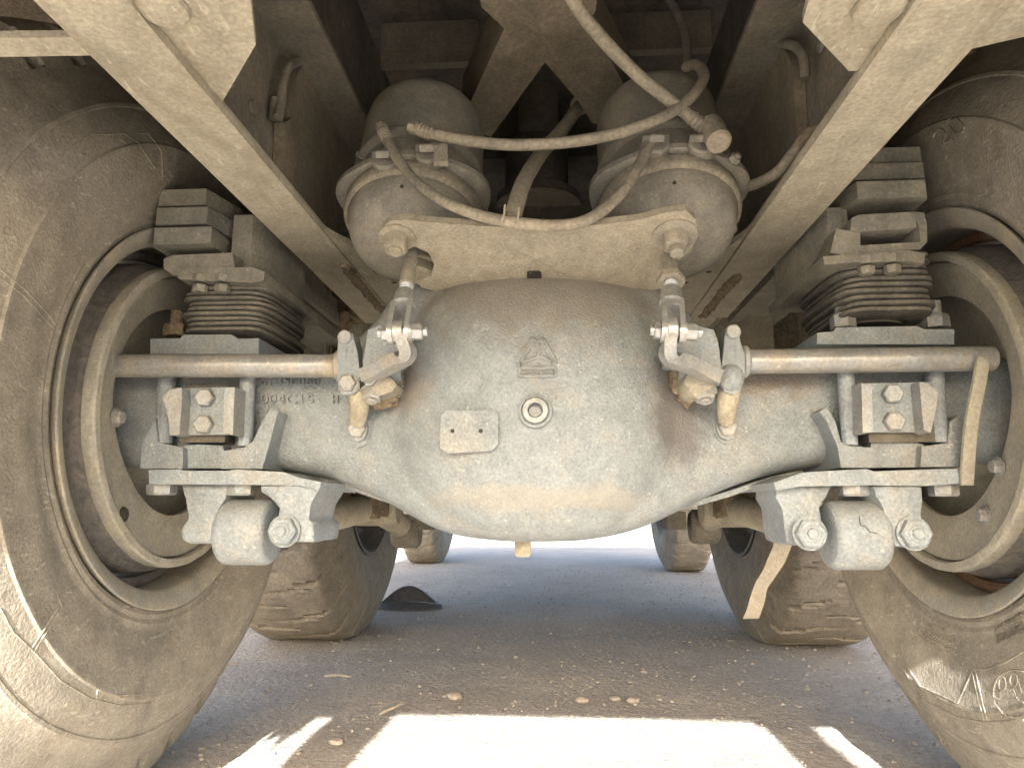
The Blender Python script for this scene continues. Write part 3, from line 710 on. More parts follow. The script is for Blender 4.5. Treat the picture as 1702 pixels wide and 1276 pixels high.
    for k in range(n):
        z0 = zb + (zt - zb) * k / n; z1 = zb + (zt - zb) * (k + .90) / n; bulge = 1 + .03 * math.sin(math.pi * (k + .5) / n) + .012 * math.sin(k * 2.3); bm = B()
        hx_, hy_ = .063 * bulge, .088 * bulge; rings = []
        for zz, q in ((z0, .93), (z0 + (z1 - z0) * .2, 1), (z0 + (z1 - z0) * .8, 1.0), (z1, .93)):
            rings.append([bm.verts.new((cx + .004 * math.sin(k * 1.7) + q * hx_ * math.copysign(abs(math.cos(t)) ** .33, math.cos(t)), cy + q * hy_ * math.copysign(abs(math.sin(t)) ** .5, math.sin(t)), zz + (.0009) * noise.noise(Vector((math.cos(t) * 3, math.sin(t) * 3, k))) - .012 * (math.sin(t) + 1) * (.5 - k / n) * .6)) for t in [2 * math.pi * j / 56 for j in range(56)]])
        for a_, b_ in zip(rings, rings[1:]):
            for j in range(56): bm.faces.new((a_[j], a_[(j + 1) % 56], b_[(j + 1) % 56], b_[j]))
        bm.faces.new(rings[0][::-1]); bm.faces.new(rings[-1]); obj('rubber_layer', bm, 'rubber', sp, smooth=50)
    bm = B(); lathe(bm, (cx, cy, zb), (0, 0, 1), [(.05, -.004), (.05, zt - zb)], 32, cap=True); obj('core', bm, 'dark', sp)
    # --- saddle plate on the axle
    if LFT: pl = [(250, 563), (300, 562), (305, 556), (385, 556), (395, 563), (430, 562), (430, 588), (250, 588)]
    else: pl = [(1358, 553), (1385, 551), (1390, 544), (1525, 542), (1535, 547), (1586, 547), (1586, 572), (1358, 572)]
    obj('saddle_plate', pxcast(pl, .915, 1.12), 'grey', sp, bev=.002)
    bm = B(); a = P(pl[0][0], 590, .93); b = P(pl[-2][0], 590, .93); zz = P(300, 640, .93).z
    box(bm, (a.x + .01, .935, zz), (b.x - .01, 1.14, a.z + .004)); obj('saddle_block', bm, 'dark', sp)
    # --- seat above the rubber
    st = thing('spring_upper_seat', ('heavy cast seat between the left leaf ends and the rubber stack' if LFT else 'heavy slotted cast seat holding the right leaf ends'), 'spring seat', P(380 if LFT else 1440, 450, 1.0), 'cast spring seats')
    if LFT:
        obj('seat_body', pxcast([(272, 430), (288, 424), (386, 420), (392, 452), (384, 458), (288, 458), (272, 446)], .905, 1.12), 'leaf', st, bev=.003)
        obj('lower_lip', pxcast([(288, 450), (296, 446), (420, 444), (440, 452), (438, 466), (420, 470), (298, 464)], .900, 1.14), 'leaf', st, bev=.003)
        bm = B(); zlo, zhi = P(410, 470, .95).z, P(410, 362, .95).z
        x0, x1 = P(386, 400, .94).x, P(432, 400, .95).x
        plan = [(x0, .94), (x1 - .008, .94), (x1 + .002, .955), (x1 + .010, 1.11), (x0, 1.16)]
        prism(bm, [(x, y, zlo) for x, y in plan], (0, 0, zhi - zlo)); obj('cheek', bm, 'leaf', st, bev=.006, seg=3)
        bm = B(); cyl(bm, P(493, 440, 1.1) + Vector((-.03, 0, 0)), P(497, 440, 1.1), .016, 24, ch=.004); obj('side_pin', bm, 'leaf', st)
        bl = [(333, 462), (370, 462)]
    else:
        obj('seat_body', pxcast([(1412, 384), (1430, 384), (1430, 408), (1530, 402), (1528, 380), (1516, 352), (1536, 354), (1541, 372), (1541, 402), (1530, 414), (1424, 424), (1398, 424), (1380, 420), (1390, 380)], .905, 1.14), 'leaf', st, bev=.003)
        obj('lower_lip', pxcast([(1368, 426), (1420, 422), (1512, 416), (1538, 422), (1536, 438), (1512, 434), (1420, 436), (1370, 440)], .90, 1.14), 'leaf', st, bev=.003)
        obj('wear_block', pxcast([(1416, 362), (1428, 357), (1520, 352), (1524, 378), (1424, 386), (1414, 382)], .902, 1.1), 'leaf', st, bev=.003)
        bm = B(); zlo, zhi = P(1390, 440, .95).z, P(1390, 350, .95).z; x1, x0 = P(1412, 400, .94).x, P(1366, 400, .95).x
        plan = [(x1, .94), (x0 + .006, .94), (x0 - .003, .955), (x0 - .016, 1.11), (x1, 1.16)]
        prism(bm, [(x, y, zlo) for x, y in plan], (0, 0, zhi - zlo)); obj('cheek', bm, 'leaf', st, bev=.006, seg=3)
        bl = [(1440, 432), (1483, 430)]
    for x, y in bl:
        for dy in (0, 17):
            q = P(x, y + dy, .905); bm = B(); hexnut(bm, q + Vector((0, 0, .004)), (0, 0, -1), L(13, .92), L(13, .92)); obj('bolt', bm, 'leaf', st)
    # --- leaf spring ends
    lf = thing('leaf_spring', ('three thick leaf ends with chipped corners above the left seat' if LFT else 'three long leaf ends above the slotted right seat'), 'leaf spring', P(330 if LFT else 1470, 370, 1.0), 'leaf spring packs')
    if LFT: leaves = [(260, 341, 400, 316, 343, .905), (255, 343, 402, 346, 374, .9), (251, 350, 388, 379, 407, .895)]
    else: leaves = [(1430, 1536, 1380, 247, 272, .93), (1420, 1541, 1370, 273, 299, .92), (1426, 1545, 1378, 302, 330, .905)]
    for xa, xb, xs, yt, yb, Y in leaves:
        z1, z0 = P(xa, yt, Y).z, P(xa, yb, Y).z
        X0, X1 = P(xa, yb, Y).x, P(xb, yb, Y).x
        if LFT: Xs = P(xs, yb, Y + .07).x; plan = [(X0 + .003, Y), (X1, Y), (Xs, Y + .07), (Xs + .004, 1.9), (X0, 1.9), (X0 - .002, Y + .01)]
        else: Xs = P(xs, yb, Y + .06).x; plan = [(X0, Y), (X1 - .003, Y), (X1 + .002, Y + .01), (X1, 1.9), (Xs - .004, 1.9), (Xs, Y + .06)]
        bm = B(); prism(bm, [(x, y, z0) for x, y in plan], (0, 0, z1 - z0)); obj('leaf', bm, 'leaf', lf, bev=.0035, seg=3)
side_parts('left'); side_parts('right')

# ------------------------------------------------------------------ slack adjusters
for LFT in (True, False):
    s = 1 if LFT else -1; Y = .865
    cx, cz = (634, 604) if LFT else (1163, 598)
    c = P(cx, cz, Y)
    sl = thing('slack_adjuster', ('brake lever with a yellow dusty lower edge, left of the bulge' if LFT else 'brake lever with a sandy grey face, right of the bulge'), 'brake lever', c, 'brake slack adjusters')
    hw = L(33, Y)
    bm = B(); r = L(50, Y)
    def sm(j, t, rr, hh): return rr * (1 + .03 * noise.noise(Vector((math.cos(t) * 2, math.sin(t) * 2, hh * 40)))), hh
    # body: drum about the shaft, squared worm housing under it
    lathe(bm, c + Vector((0, .03, .004)), (1, 0, 0), [(r * .5, -hw), (r * .88, -hw), (r, -hw * .8), (r * 1.02, 0), (r, hw * .7), (r * .86, hw), (r * .5, hw)], 40, mod=sm, cap=True)
    obj('body', bm, 'grey', sl, smooth=50)
    bm = B()
    if LFT: pg = [(604, 600), (612, 548), (630, 541), (664, 541), (668, 570), (662, 600), (640, 612), (618, 640), (606, 640)]; wm = [(604, 610), (645, 618), (660, 640), (652, 652), (628, 660), (608, 650), (600, 636)]
    else: pg = [(1108, 588), (1130, 550), (1160, 542), (1186, 548), (1194, 570), (1200, 620), (1196, 640), (1180, 626), (1140, 607), (1110, 600)]; wm = [(1140, 612), (1196, 618), (1194, 640), (1180, 652), (1158, 662), (1142, 652), (1134, 634)]
    pxprism(bm, pg, .838, .90); obj('cheek', bm, 'grey', sl, bev=.005, seg=3)
    bm = B(); pxprism(bm, wm, .845, .91); cast_shape(bm, 1, .002, 60); obj('worm_housing', bm, 'chamber', sl, smooth=50)
    bm = B(); q = P(620 if LFT else 1170, 650, .86); hexnut(bm, q, Vector((0, -.45, -1)), L(17, .86), .012, washer=1.25, tip=.003); obj('worm_nut', bm, 'bolt', sl)
    # lever from body out to the fork
    bm = B()
    pts = [(612, 624, .84), (650, 605, .815), (674, 590, .79), (671, 570, .775), (663, 552, .775)] if LFT else [(1186, 626, .84), (1150, 608, .82), (1116, 594, .79), (1112, 574, .775), (1116, 548, .775)]
    path = smooth_path([P(*p_) for p_ in pts], 5); a = []
    for i, q in enumerate(path):
        d = (path[min(i + 1, len(path) - 1)] - path[max(i - 1, 0)]).normalized(); nrm = Vector((0, -1, 0)); sd_ = d.cross(nrm).normalized(); nn = sd_.cross(d).normalized()
        t = i / (len(path) - 1); wd = .0062 + .002 * (1 - t); th = .014 - .004 * t
        a.append([bm.verts.new(q + sd_ * x * wd + nn * y * th) for x, y in ((-1, -1), (1, -1), (1, 1), (-1, 1))])
    for m, n in zip(a, a[1:]):
        for k in range(4): bm.faces.new((m[k], m[(k + 1) % 4], n[(k + 1) % 4], n[k]))
    bm.faces.new(a[0]); bm.faces.new(a[-1]); obj('lever', bm, 'bolt', sl, bev=.003, seg=3)
    q = path[-1]; bm = B(); cyl(bm, q + Vector((-.0062, 0, 0)), q + Vector((.0062, 0, 0)), .0135, 28, ch=.001); obj('lever_eye', bm, 'zinc', sl)
    # mud caked behind
    bm = B(); blob(bm, P(655 if LFT else 1135, 625, .9), .02, .03, .036, .35, 45, 4, 4 if LFT else 9); o = obj('caked_mud', bm, 'mud', sl, smooth=60); o['kind'] = 'stuff'
    if LFT:
        bm = B(); blob(bm, P(636, 664, .885), .019, .012, .010, .5, 70, 4, 6); o = obj('caked_mud', bm, 'mud', sl, smooth=60); o['kind'] = 'stuff'
    # ---------------- push rod, fork and pin
    fx, fy = (664, 553) if LFT else (1118, 551); Yf = .775
    pr_ = thing('push_rod', ('bright fork and push rod at the left lever, plain rod above the fork' if LFT else 'bright fork and push rod at the right lever, lock nut and thread above the fork'), 'push rod', P(fx, fy, Yf), 'brake push rods')
    f0 = P(fx, fy, Yf); up = (P(680, 425, .85) - P(668, 505, .80)).normalized() if LFT else (P(1109, 415, .85) - P(1112, 500, .80)).normalized()
    xa = Vector((1, 0, 0)); xa = (xa - up * xa.dot(up)).normalized(); fw = up.cross(xa)
    wi, th = L(10.5, Yf), L(9, Yf)
    for sg in (-1, 1):
        bm = B(); o_ = f0 + xa * sg * (wi + th / 2)
        prof = []
        for k in range(9): t = math.pi + math.pi * k / 8; prof.append((.0135 * math.cos(t), .0135 * math.sin(t)))
        prof += [(.011, .034), (-.011, .034)]
        prism(bm, [o_ - xa * th / 2 + fw * x + up * z for x, z in prof], xa * th); obj('fork_arm', bm, 'zinc', pr_, bev=.0012)
    bm = B(); o_ = f0 + up * .034
    prism(bm, [o_ + xa * x + fw * z for x, z in ((-(wi + th), -.011), (wi + th, -.011), (wi + th, .011), (-(wi + th), .011))], up * .012)
    lathe(bm, o_ + up * .012, up, [(.0145, 0), (.0135, .004), (.0125, .022), (.0115, .024)], 28, cap=True); obj('fork_crown', bm, 'zinc', pr_, bev=.001)
    bm = B(); e = f0 + xa * (wi + th); hexnut(bm, e, xa, L(15, Yf), L(18, Yf), washer=1.15, tip=L(9, Yf)); obj('pin_nut', bm, 'zinc', pr_)
    bm = B(); e = f0 - xa * (wi + th); cyl(bm, e, e - xa * L(11, Yf), L(15, Yf), 6, ch=.001); obj('pin_head', bm, 'zinc', pr_)
    bm = B(); cyl(bm, f0 - xa * .025, f0 + xa * .025, .006); obj('pin', bm, 'zinc', pr_)
    r0 = f0 + up * .066
    bm = B(); cyl(bm, f0 + up * .055, r0 + up * .02, .0075, 20)
    for k in range(5): lathe(bm, r0 + up * (.002 + k * .0032), up, [(.0074, 0), (.0088, .0012), (.0074, .0026)], 20)
    obj('thread', bm, 'zinc', pr_)
    bm = B(); cyl(bm, r0 + up * .018, r0 + up * .135, .0095, 24, ch=.001); obj('rod', bm, 'chamber', pr_)
    if not LFT:
        bm = B(); hexnut(bm, r0 + up * .018, up, .0175, .011); obj('lock_nut', bm, 'chamber', pr_)

# ------------------------------------------------------------------ chamber mounting plate
AX = Vector((0, .36, .933)).normalized()                    # axis of the chambers, pointing up
PN = -AX; PP = P(888, 420, .838)
def pp(x, y, lift=0.0): return RP(x, y, PP, PN) + PN * lift
mp_ = thing('chamber_bracket', 'wide tan plate carrying both brake chambers above the axle bulge', 'bracket plate', pp(888, 430))
out = [(632, 400), (634, 380), (648, 367), (672, 365), (730, 371), (800, 376), (888, 378), (980, 375), (1060, 366), (1110, 353), (1140, 350), (1156, 364), (1160, 392), (1148, 418), (1118, 438), (1098, 452), (1098, 478), (1090, 482), (1000, 476), (888, 474), (800, 477), (742, 482), (728, 486), (700, 478), (694, 466), (716, 458), (722, 440), (712, 420), (690, 410), (672, 414), (655, 416), (640, 412)]
bm = B(); prism(bm, [pp(x, y) for x, y in out], AX * .010); obj('plate', bm, 'plate', mp_, bev=.0025)
bm = B(); q = [pp(x, y, .0009) for x, y in ((876, 452), (880, 450), (896, 450), (900, 453), (900, 466), (896, 469), (880, 469), (876, 466))]; prism(bm, q, AX * .0016); obj('slot', bm, 'flap', mp_)
for x, y, tip in ((660, 394, 0), (1121, 390, 1)):
    bm = B(); q = pp(x, y); lathe(bm, q, PN, [(L(36 if tip else 30, .87), -.002), (L(36 if tip else 30, .87), .0025), (L(24, .87), .003)], 28, cap=True)
    hexnut(bm, q + PN * .002, PN, L(21, .87), .02, tip=.010 if tip else .004); obj('mounting_nut', bm, 'plate' if not tip else 'chamber', mp_)
for x, y in ((697, 470), (1085, 470)):
    bm = B(); q = pp(x, y, -.03); hexnut(bm, q, PN, L(26, .92), .018, washer=1.2); obj('mounting_nut', bm, 'plate', mp_)

# ------------------------------------------------------------------ brake chambers
def chamber(LFT):
    ce = P(689 if LFT else 1110, 366 if LFT else 358, .955); s = .0985
    ch = thing('brake_chamber', ('left brake chamber under the air hoses, dull dusty shell with a metal clip' if LFT else 'right brake chamber with a shiny scuffed lower shell and capped fitting'), 'brake chamber', ce, 'spring brake chambers')
    d = -AX
    bm = B(); lathe(bm, ce, d, [(.09, -.01), (.0945, -.002), (.0945, .012), (.092, .03), (.0865, .046), (.076, .06), (.058, .069), (.03, .072), (.0005, .072)], 72)
    obj('lower_shell', bm, 'chamber', ch, smooth=60)
    bm = B(); lathe(bm, ce, d, [(.094, -.014), (.1005, -.013), (.1025, -.009), (.1025, .006), (.1005, .0095), (.0965, .011), (.0945, .009)], 72)
    obj('clamp_ring', bm, 'hose', ch, smooth=50)
    # notched tabs along the ring mouth
    u, v, a = frame_of(d)
    for t in (R(40), R(140), R(200), R(-20)):
        pass
    # flange body: rounded triangular casting with bosses between the two chambers
    o2 = ce + AX * .014
    def fm(j, t, r, h):
        e = sum(math.exp(-((math.degrees(math.atan2(math.sin(t - q), math.cos(t - q)))) / 24) ** 2) for q in (1.2, -1.2))
        return r * (1 + .16 * e * (1 if 2 <= j <= 5 else 0)), h
    bm = B(); lathe(bm, o2, AX, [(.084, 0), (.086, .004), (.099, .006), (.102, .009), (.102, .018), (.099, .021), (.091, .024), (.089, .050), (.088, .072)], 96, cap=True, mod=fm); obj('flange', bm, 'chamber', ch, smooth=40)
    o3 = o2 + AX * .068
    bm = B(); lathe(bm, o3, AX, [(.088, -.003), (.0985, -.002), (.1, .002), (.0985, .007), (.0955, .010), (.0955, .10), (.093, .118), (.085, .132), (.072, .14), (.035, .144), (.0005, .144)], 72); obj('spring_housing', bm, 'chamber', ch, smooth=40)
    # bolts on the flange
    for t in range(8):
        aa = 2 * math.pi * (t + .3) / 8; q = o2 + (u * math.cos(aa) + v * math.sin(aa)) * .094 + AX * .021
        bm = B(); hexnut(bm, q, AX, .0095, .009, washer=1.2, tip=.006); obj('bolt', bm, 'chamber', ch)
    fb = bvh_of([o for o in bpy.data.objects if o.parent == ch and o.name.startswith('flange')][0])
    for x, y in (((590, 244), (606, 262), (768, 250), (786, 272)) if LFT else ((1008, 250), (1026, 236), (1206, 248), (1217, 268))):
        p, n = S(fb, x, y)
        if p: bm = B(); hexnut(bm, p, n, .0085, .008, washer=1.3, tip=.004); obj('bolt', bm, 'chamber', ch)
    # drain hole on the lower shell
    bmx = bvh_of([o for o in bpy.data.objects if o.parent == ch and o.name.startswith('lower_shell')][0])
    hx_, hy_ = (668, 310) if LFT else (1121, 304); p, n = S(bmx, hx_, hy_)
    if p: bm = B(); lathe(bm, p, n, [(.0001, .0006), (.0026, .0006), (.003, -.001)], 14); obj('drain_hole', bm, 'flap', ch)
    # boss for each hose fitting
    for x, y in (((640, 262), (712, 252)) if LFT else ((1090, 236), (1168, 236))):
        q = P(x, y, .862); bm = B(); cyl(bm, q + Vector((0, .06, -.02)), q + Vector((0, -.0, 0)), L(25, .88), 28, ch=.003); obj('port_boss', bm, 'chamber', ch)
        bm = B(); hexnut(bm, q, Vector((0, -.6, 1)), L(23, .88), .010); obj('port_nut', bm, 'chamber', ch)
    if LFT:
        bm = B(); pts = [P(732, 238, .86), P(732, 256, .852), P(733, 268, .846), P(733, 276, .850)]; prism_w = L(13, .86); a_ = []
        for q in pts: a_.append([bm.verts.new(q + Vector((x * prism_w, y, 0))) for x, y in ((-1, 0), (1, 0), (1, .0025), (-1, .0025))])
        for m, n in zip(a_, a_[1:]):
            for k in range(4): bm.faces.new((m[k], m[(k + 1) % 4], n[(k + 1) % 4], n[k]))
        bm.faces.new(a_[0]); bm.faces.new(a_[-1]); obj('clip', bm, 'plate', ch)
    else:
        bm = B(); blob(bm, P(1212, 380, .96), .011, .011, .010, .15, 60, 3, 1); obj('nipple', bm, 'chamber', ch)
        bm = B(); tube(bm, [P(1186 + 18 * math.cos(k * .45), 212 - 17 * math.sin(k * .45) , .85 ) for k in range(-1, 8)], .0016, 8); obj('cap_loop', bm, 'hose', ch)
        bm = B(); cyl(bm, P(1180, 208, .865), P(1196, 238, .835), L(22, .85), 24, ch=.003); obj('dust_cap', bm, 'hose', ch)
    return ch
chamber(True); chamber(False)

# ------------------------------------------------------------------ air hoses
def fitting(bm, a, b, r):
    a, b = Vector(a), Vector(b); d = (b - a); l = d.length
    cyl(bm, a, a + d * .3, r * 1.25, 6, ch=.0005); cyl(bm, a + d * .3, b, r * 1.12, 20, ch=.001)
    for k in range(3): lathe(bm, a + d * (.45 + k * .17), d, [(r * 1.1, 0), (r * 1.28, l * .04), (r * 1.1, l * .09)], 20)
def hose(label, pts, rpx, mat='hose', fit=(0, 0), name='air_hose'):
    w3 = [P(*q) for q in pts]; path = smooth_path(w3, 10); r = L(rpx, pts[len(pts) // 2][2])
    root = thing(name, label, 'hose', path[len(path) // 2], 'air brake hoses')
    bm = B(); tube(bm, path, [r * (1 + .05 * noise.noise(q * 30)) for q in path], 18); obj('tube', bm, mat, root, smooth=60)
    if fit[0]: bm = B(); fitting(bm, path[0] - (path[3] - path[0]).normalized() * r * .5, path[0] + (path[3] - path[0]).normalized() * r * 4.2, r); obj('fitting', bm, 'hose', root)
    if fit[1]: bm = B(); fitting(bm, path[-1] - (path[-4] - path[-1]).normalized() * r * .5, path[-1] + (path[-4] - path[-1]).normalized() * r * 4.2, r); obj('fitting', bm, 'hose', root)
    return root, path
hose('air hose sagging level from the left chamber to the right chamber top', [(686, 212, .86), (715, 221, .855), (770, 233, .85), (850, 241, .84), (950, 236, .835), (1040, 218, .835), (1110, 190, .84), (1150, 160, .855), (1170, 128, .88), (1158, 108, .92), (1140, 112, .95)], 10.5, fit=(1, 0))
hose('air hose hanging lowest in a wide U over the tan plate', [(634, 212, .87), (650, 245, .855), (680, 290, .828), (725, 328, .80), (790, 356, .778), (850, 369, .772), (915, 375, .772), (975, 366, .778), (1030, 325, .805), (1062, 275, .838), (1084, 228, .865)], 10.5, fit=(1, 0))
hose('thick air hose running down from the top centre to the capped fitting', [(930, -40, .70), (965, 20, .74), (1010, 75, .78), (1060, 125, .815), (1110, 165, .84), (1150, 196, .855), (1180, 222, .86)], 12.0, fit=(0, 1))
hh, _ = hose('air hose with wrapped end tied to the lowest hose', [(985, 150, 1.2), (966, 172, 1.15), (935, 215, 1.05), (900, 255, .96), (872, 300, .86), (858, 340, .80), (852, 362, .785)], 13)
for x, y in ((838, 364), (861, 369)):
    bm = B(); c = P(x, y, .773); ax = (P(861, 369, .773) - P(838, 364, .773)).normalized(); lathe(bm, c, ax, [(.0085, -.0015), (.0102, -.0015), (.0102, .0015), (.0085, .0015)], 20)
    tube(bm, [c + Vector((0, -.009, -.002)), c + Vector((.002, -.014, .012))], .0012, 6); obj('cable_tie', bm, 'hose', hh)
bm = B(); cyl(bm, P(962, 178, 1.14), P(972, 163, 1.16), L(17, 1.15), 24, ch=.002); obj('ferrule', bm, 'hose', hh)
hose('thin dark air pipe dropping behind the right chamber', [(1085, -30, 1.2), (1115, 5, 1.2), (1137, 50, 1.18), (1144, 110, 1.15)], 8, mat='chamber')
hb, pth = hose('short hose beside the right chamber with a torn wrapped end', [(1215, 312, .98), (1250, 308, .93), (1290, 288, .88), (1316, 258, .86), (1326, 245, .855)], 10)
bm = B(); pts = smooth_path([P(1318, 256, .859), P(1334, 232, .852), P(1345, 222, .85), P(1368, 208, .845), P(1382, 196, .84), P(1398, 176, .835), P(1408, 150, .83)], 6)
tube(bm, pts, [.0068 + .0025 * noise.noise(q * 90) for q in pts], 10); obj('torn_wrapping', bm, 'cord', hb, smooth=60)
bm = B(); pxprism(bm, [(1322, 258), (1332, 262), (1340, 268), (1332, 274), (1330, 282), (1325, 270)], .85, .852); obj('torn_or_shade_flap', bm, 'strap', hb)

# ------------------------------------------------------------------ frame rails
FZ = P(300, 225, 1.0).z; FZ = CAM.z + .388
for LFT in (True, False):
    s = -1 if LFT else 1
    xi, xo = (.317, .390) if LFT else (.296, .374); z0, z1 = FZ, FZ + .275; ye, yb = -.03, 5.5
    ra = thing('frame_rail', ('left chassis rail, dusty tan lower flange running diagonally from the top left' if LFT else 'right chassis rail, scuffed tan lower flange running diagonally from the top right'), 'chassis rail', (s * xo, 1.0, z0), 'chassis frame rails')
    bm = B(); box(bm, (min(s * xi, s * xo), ye, z0), (max(s * xi, s * xo), 1.42, z0 + .009)); obj('lower_flange', bm, 'frame', ra, bev=.0025)
    bm = B(); box(bm, (min(s * (xi + .004), s * (xo - .01)), ye, z0 + .011), (max(s * (xi + .004), s * (xo - .01)), 1.6, z0 + .018)); obj('flange_liner', bm, 'frame', ra, bev=.0015)
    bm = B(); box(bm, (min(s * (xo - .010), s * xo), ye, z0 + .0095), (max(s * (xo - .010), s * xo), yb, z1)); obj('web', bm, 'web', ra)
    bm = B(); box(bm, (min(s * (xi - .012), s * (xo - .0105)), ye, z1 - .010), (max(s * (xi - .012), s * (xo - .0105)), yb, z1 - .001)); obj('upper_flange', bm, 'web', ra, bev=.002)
    # rear plate with a cut corner, and its rivet heads
    if LFT: gp = [(-.322, .31), (-.322, .615), (-.318, .615), (-.246, .53), (-.2, .40), (-.2, .31)]
    else: gp = [(.300, .31), (.300, .60), (.288, .60), (.222, .53), (.2, .40), (.2, .31)]
    bm = B(); prism(bm, [(x, y, z0 + .010) for x, y in gp], (0, 0, .008)); obj('gusset_plate', bm, 'frame', ra, bev=.002)
    bm = B(); q = H(270 if LFT else 1462, 12, z0 + .009); lathe(bm, q, (0, 0, -1), [(.021, 0), (.020, .004), (.014, .008), (.0005, .0095)], 28); obj('rivet', bm, 'frame', ra)
    # inner reinforcing plate with rounded head on the web
    Xw = s * (xo - .0115)
    if LFT: ip = [(452, 350), (455, 205), (470, 195), (476, 128), (487, 104), (510, 100), (540, 122), (640, 245), (640, 420), (520, 372)]
    else: ip = [(1350, 350), (1342, 195), (1338, 120), (1330, 92), (1308, 70), (1290, 74), (1240, 130), (1190, 195), (1190, 420), (1300, 360)]
    pts = [W(x, y, Xw) for x, y in ip]; pts = [q for q in pts]
    bm = B(); prism(bm, pts, (-s * .016, 0, 0)); obj('inner_plate', bm, 'arm', ra, bev=.003)
    for x, y in (((383, 130), (420, 180), (536, 200)) if LFT else ((1365, 75), (1422, 70), (1420, 55))):
        q = W(x, y, Xw); bm = B(); lathe(bm, q, (-s, 0, 0), [(.011, 0), (.010, .004), (.0005, .006)], 20); obj('rivet', bm, 'web', ra)
    # bent tube on the inner plate
    bm = B()
    path = [W(x, y, Xw - s * .02) for x, y in (((500, 101), (480, 112), (470, 140), (468, 165), (462, 195)) if LFT else ((1296, 72), (1322, 78), (1336, 98), (1338, 130)))]
    tube(bm, smooth_path(path, 5), .0065, 12); obj('weld_bead', bm, 'web', ra, smooth=60)
    if LFT:
        bm = B(); tube(bm, [W(462, 165, Xw - s * .014), W(458, 200, Xw - s * .010)], .010, 16); obj('clip', bm, 'web', ra)
    # cross plate carrying the rail to the middle, rounded nose
    zz = z0 + .004
    if LFT: cp = [(514, 371), (560, 398), (615, 425), (660, 440), (735, 482), (734, 496), (722, 510), (700, 518), (660, 522), (645, 528), (560, 430)]
    else: cp = [(1296, 352), (1280, 364), (1215, 408), (1150, 440), (1075, 482), (1080, 500), (1095, 512), (1125, 522), (1168, 525), (1200, 480)]
    pts = [H(x, y, zz) for x, y in cp]; pts = [Vector((q.x, q.y, zz)) for q in pts]
    bm = B(); prism(bm, pts, (0, 0, .010)); obj('cross_plate', bm, 'frame', ra, bev=.002)
    for x, y in (((575, 440), (625, 452), (655, 470)) if LFT else ((1235, 430), (1178, 452), (1140, 470))):
        q = H(x, y, zz - .0004); bm = B(); cyl(bm, q, q + Vector((0, 0, .002)), .005, 14); obj('plate_hole', bm, 'flap', ra)
    # seam of caked mud along the joint
    bm = B(); a0, a1 = ((575, 445), (645, 527)) if LFT else ((1222, 462), (1170, 524))
    for k in range(12):
        t = k / 11; blob(bm, H(a0[0] + (a1[0] - a0[0]) * t, a0[1] + (a1[1] - a0[1]) * t, z0 - .001), .010, .02, .006, .5, 60, 2, k)
    o = obj('caked_mud', bm, 'mud', ra, smooth=60); o['kind'] = 'stuff'
    # unseen box added behind the viewer's head to cast a shadow strip
    bm = B(); box(bm, (min(s * (.355 if LFT else .385), s * (.47 if LFT else .47)), -.55, z0 + .002), (max(s * (.355 if LFT else .385), s * (.47 if LFT else .47)), -.093, z1)); obj('strip_shade_box', bm, 'frame', ra, bev=.004)

# unseen rear end beam over the viewer, shaped to block sun, outriggers beside the rails
rb = thing('tail_shade_beam', 'unseen cross beam at the rear of the frame, raised and widened to block the sun', 'beam', (0, 0, FZ + .01))
bm = B(); box(bm, (-.396, -.09, FZ + .019), (.380, -.035, FZ + .498)); obj('shade_beam_web', bm, 'frame', rb, bev=.003)
for s in (-1, 1):
    bm = B(); x_ = .3915 if s < 0 else .3755; box(bm, (min(s * x_, s * 1.2), -.034, FZ - .025), (max(s * x_, s * 1.2), .04, FZ + .498)); obj('shade_beam_end', bm, 'frame', rb, bev=.003)
bm = B(); prism(bm, [(-.50, -.05, FZ - .02), (-.58, -.05, FZ - .02), (-.575, -.05, FZ - .06), (-.555, -.05, FZ - .05), (-.54, -.05, FZ - .10), (-.525, -.05, FZ - .075), (-.512, -.05, FZ - .12), (-.5, -.05, FZ - .06)], (0, .006, 0)); obj('torn_or_shade_flap', bm, 'flap', rb)  # unseen ragged sheet added to break up the left sun patch
for LFT in (True, False):
    s = -1 if LFT else 1
    og = thing('mudguard_arm', ('tan arm reaching over the left tyre at the upper left corner' if LFT else 'pale arm reaching over the right tyre at the upper right corner'), 'arm', (s * .6, .64, FZ), 'mudguard arms')
    z = FZ + .012; bm = B()
    q = [H(x, y, z) for x, y in ([(190, 62), (190, 92), (-60, 96), (-60, 64)] if LFT else [(1570, 52), (1570, 92), (1760, 48), (1760, -40)])]
    prism(bm, [(p_.x, p_.y, z) for p_ in q], (0, 0, .007)); obj('arm', bm, 'frame', og, bev=.002)
    bm = B(); pts = []
    for k in range(25):
        t = R(-70 + 150 * k / 24); pts.append((s * .45, AXY + .70 * math.sin(t), HUBZ + .68 * math.cos(t)))
    inner = [bm.verts.new(p) for p in pts]; outer = [bm.verts.new((s * 1.15, y, z)) for x, y, z in pts]
    for k in range(24): bm.faces.new((inner[k], inner[k + 1], outer[k + 1], outer[k]))
    bmesh.ops.solidify(bm, geom=bm.faces[:], thickness=.006)
    obj('mudguard', bm, 'mud', og, smooth=60)

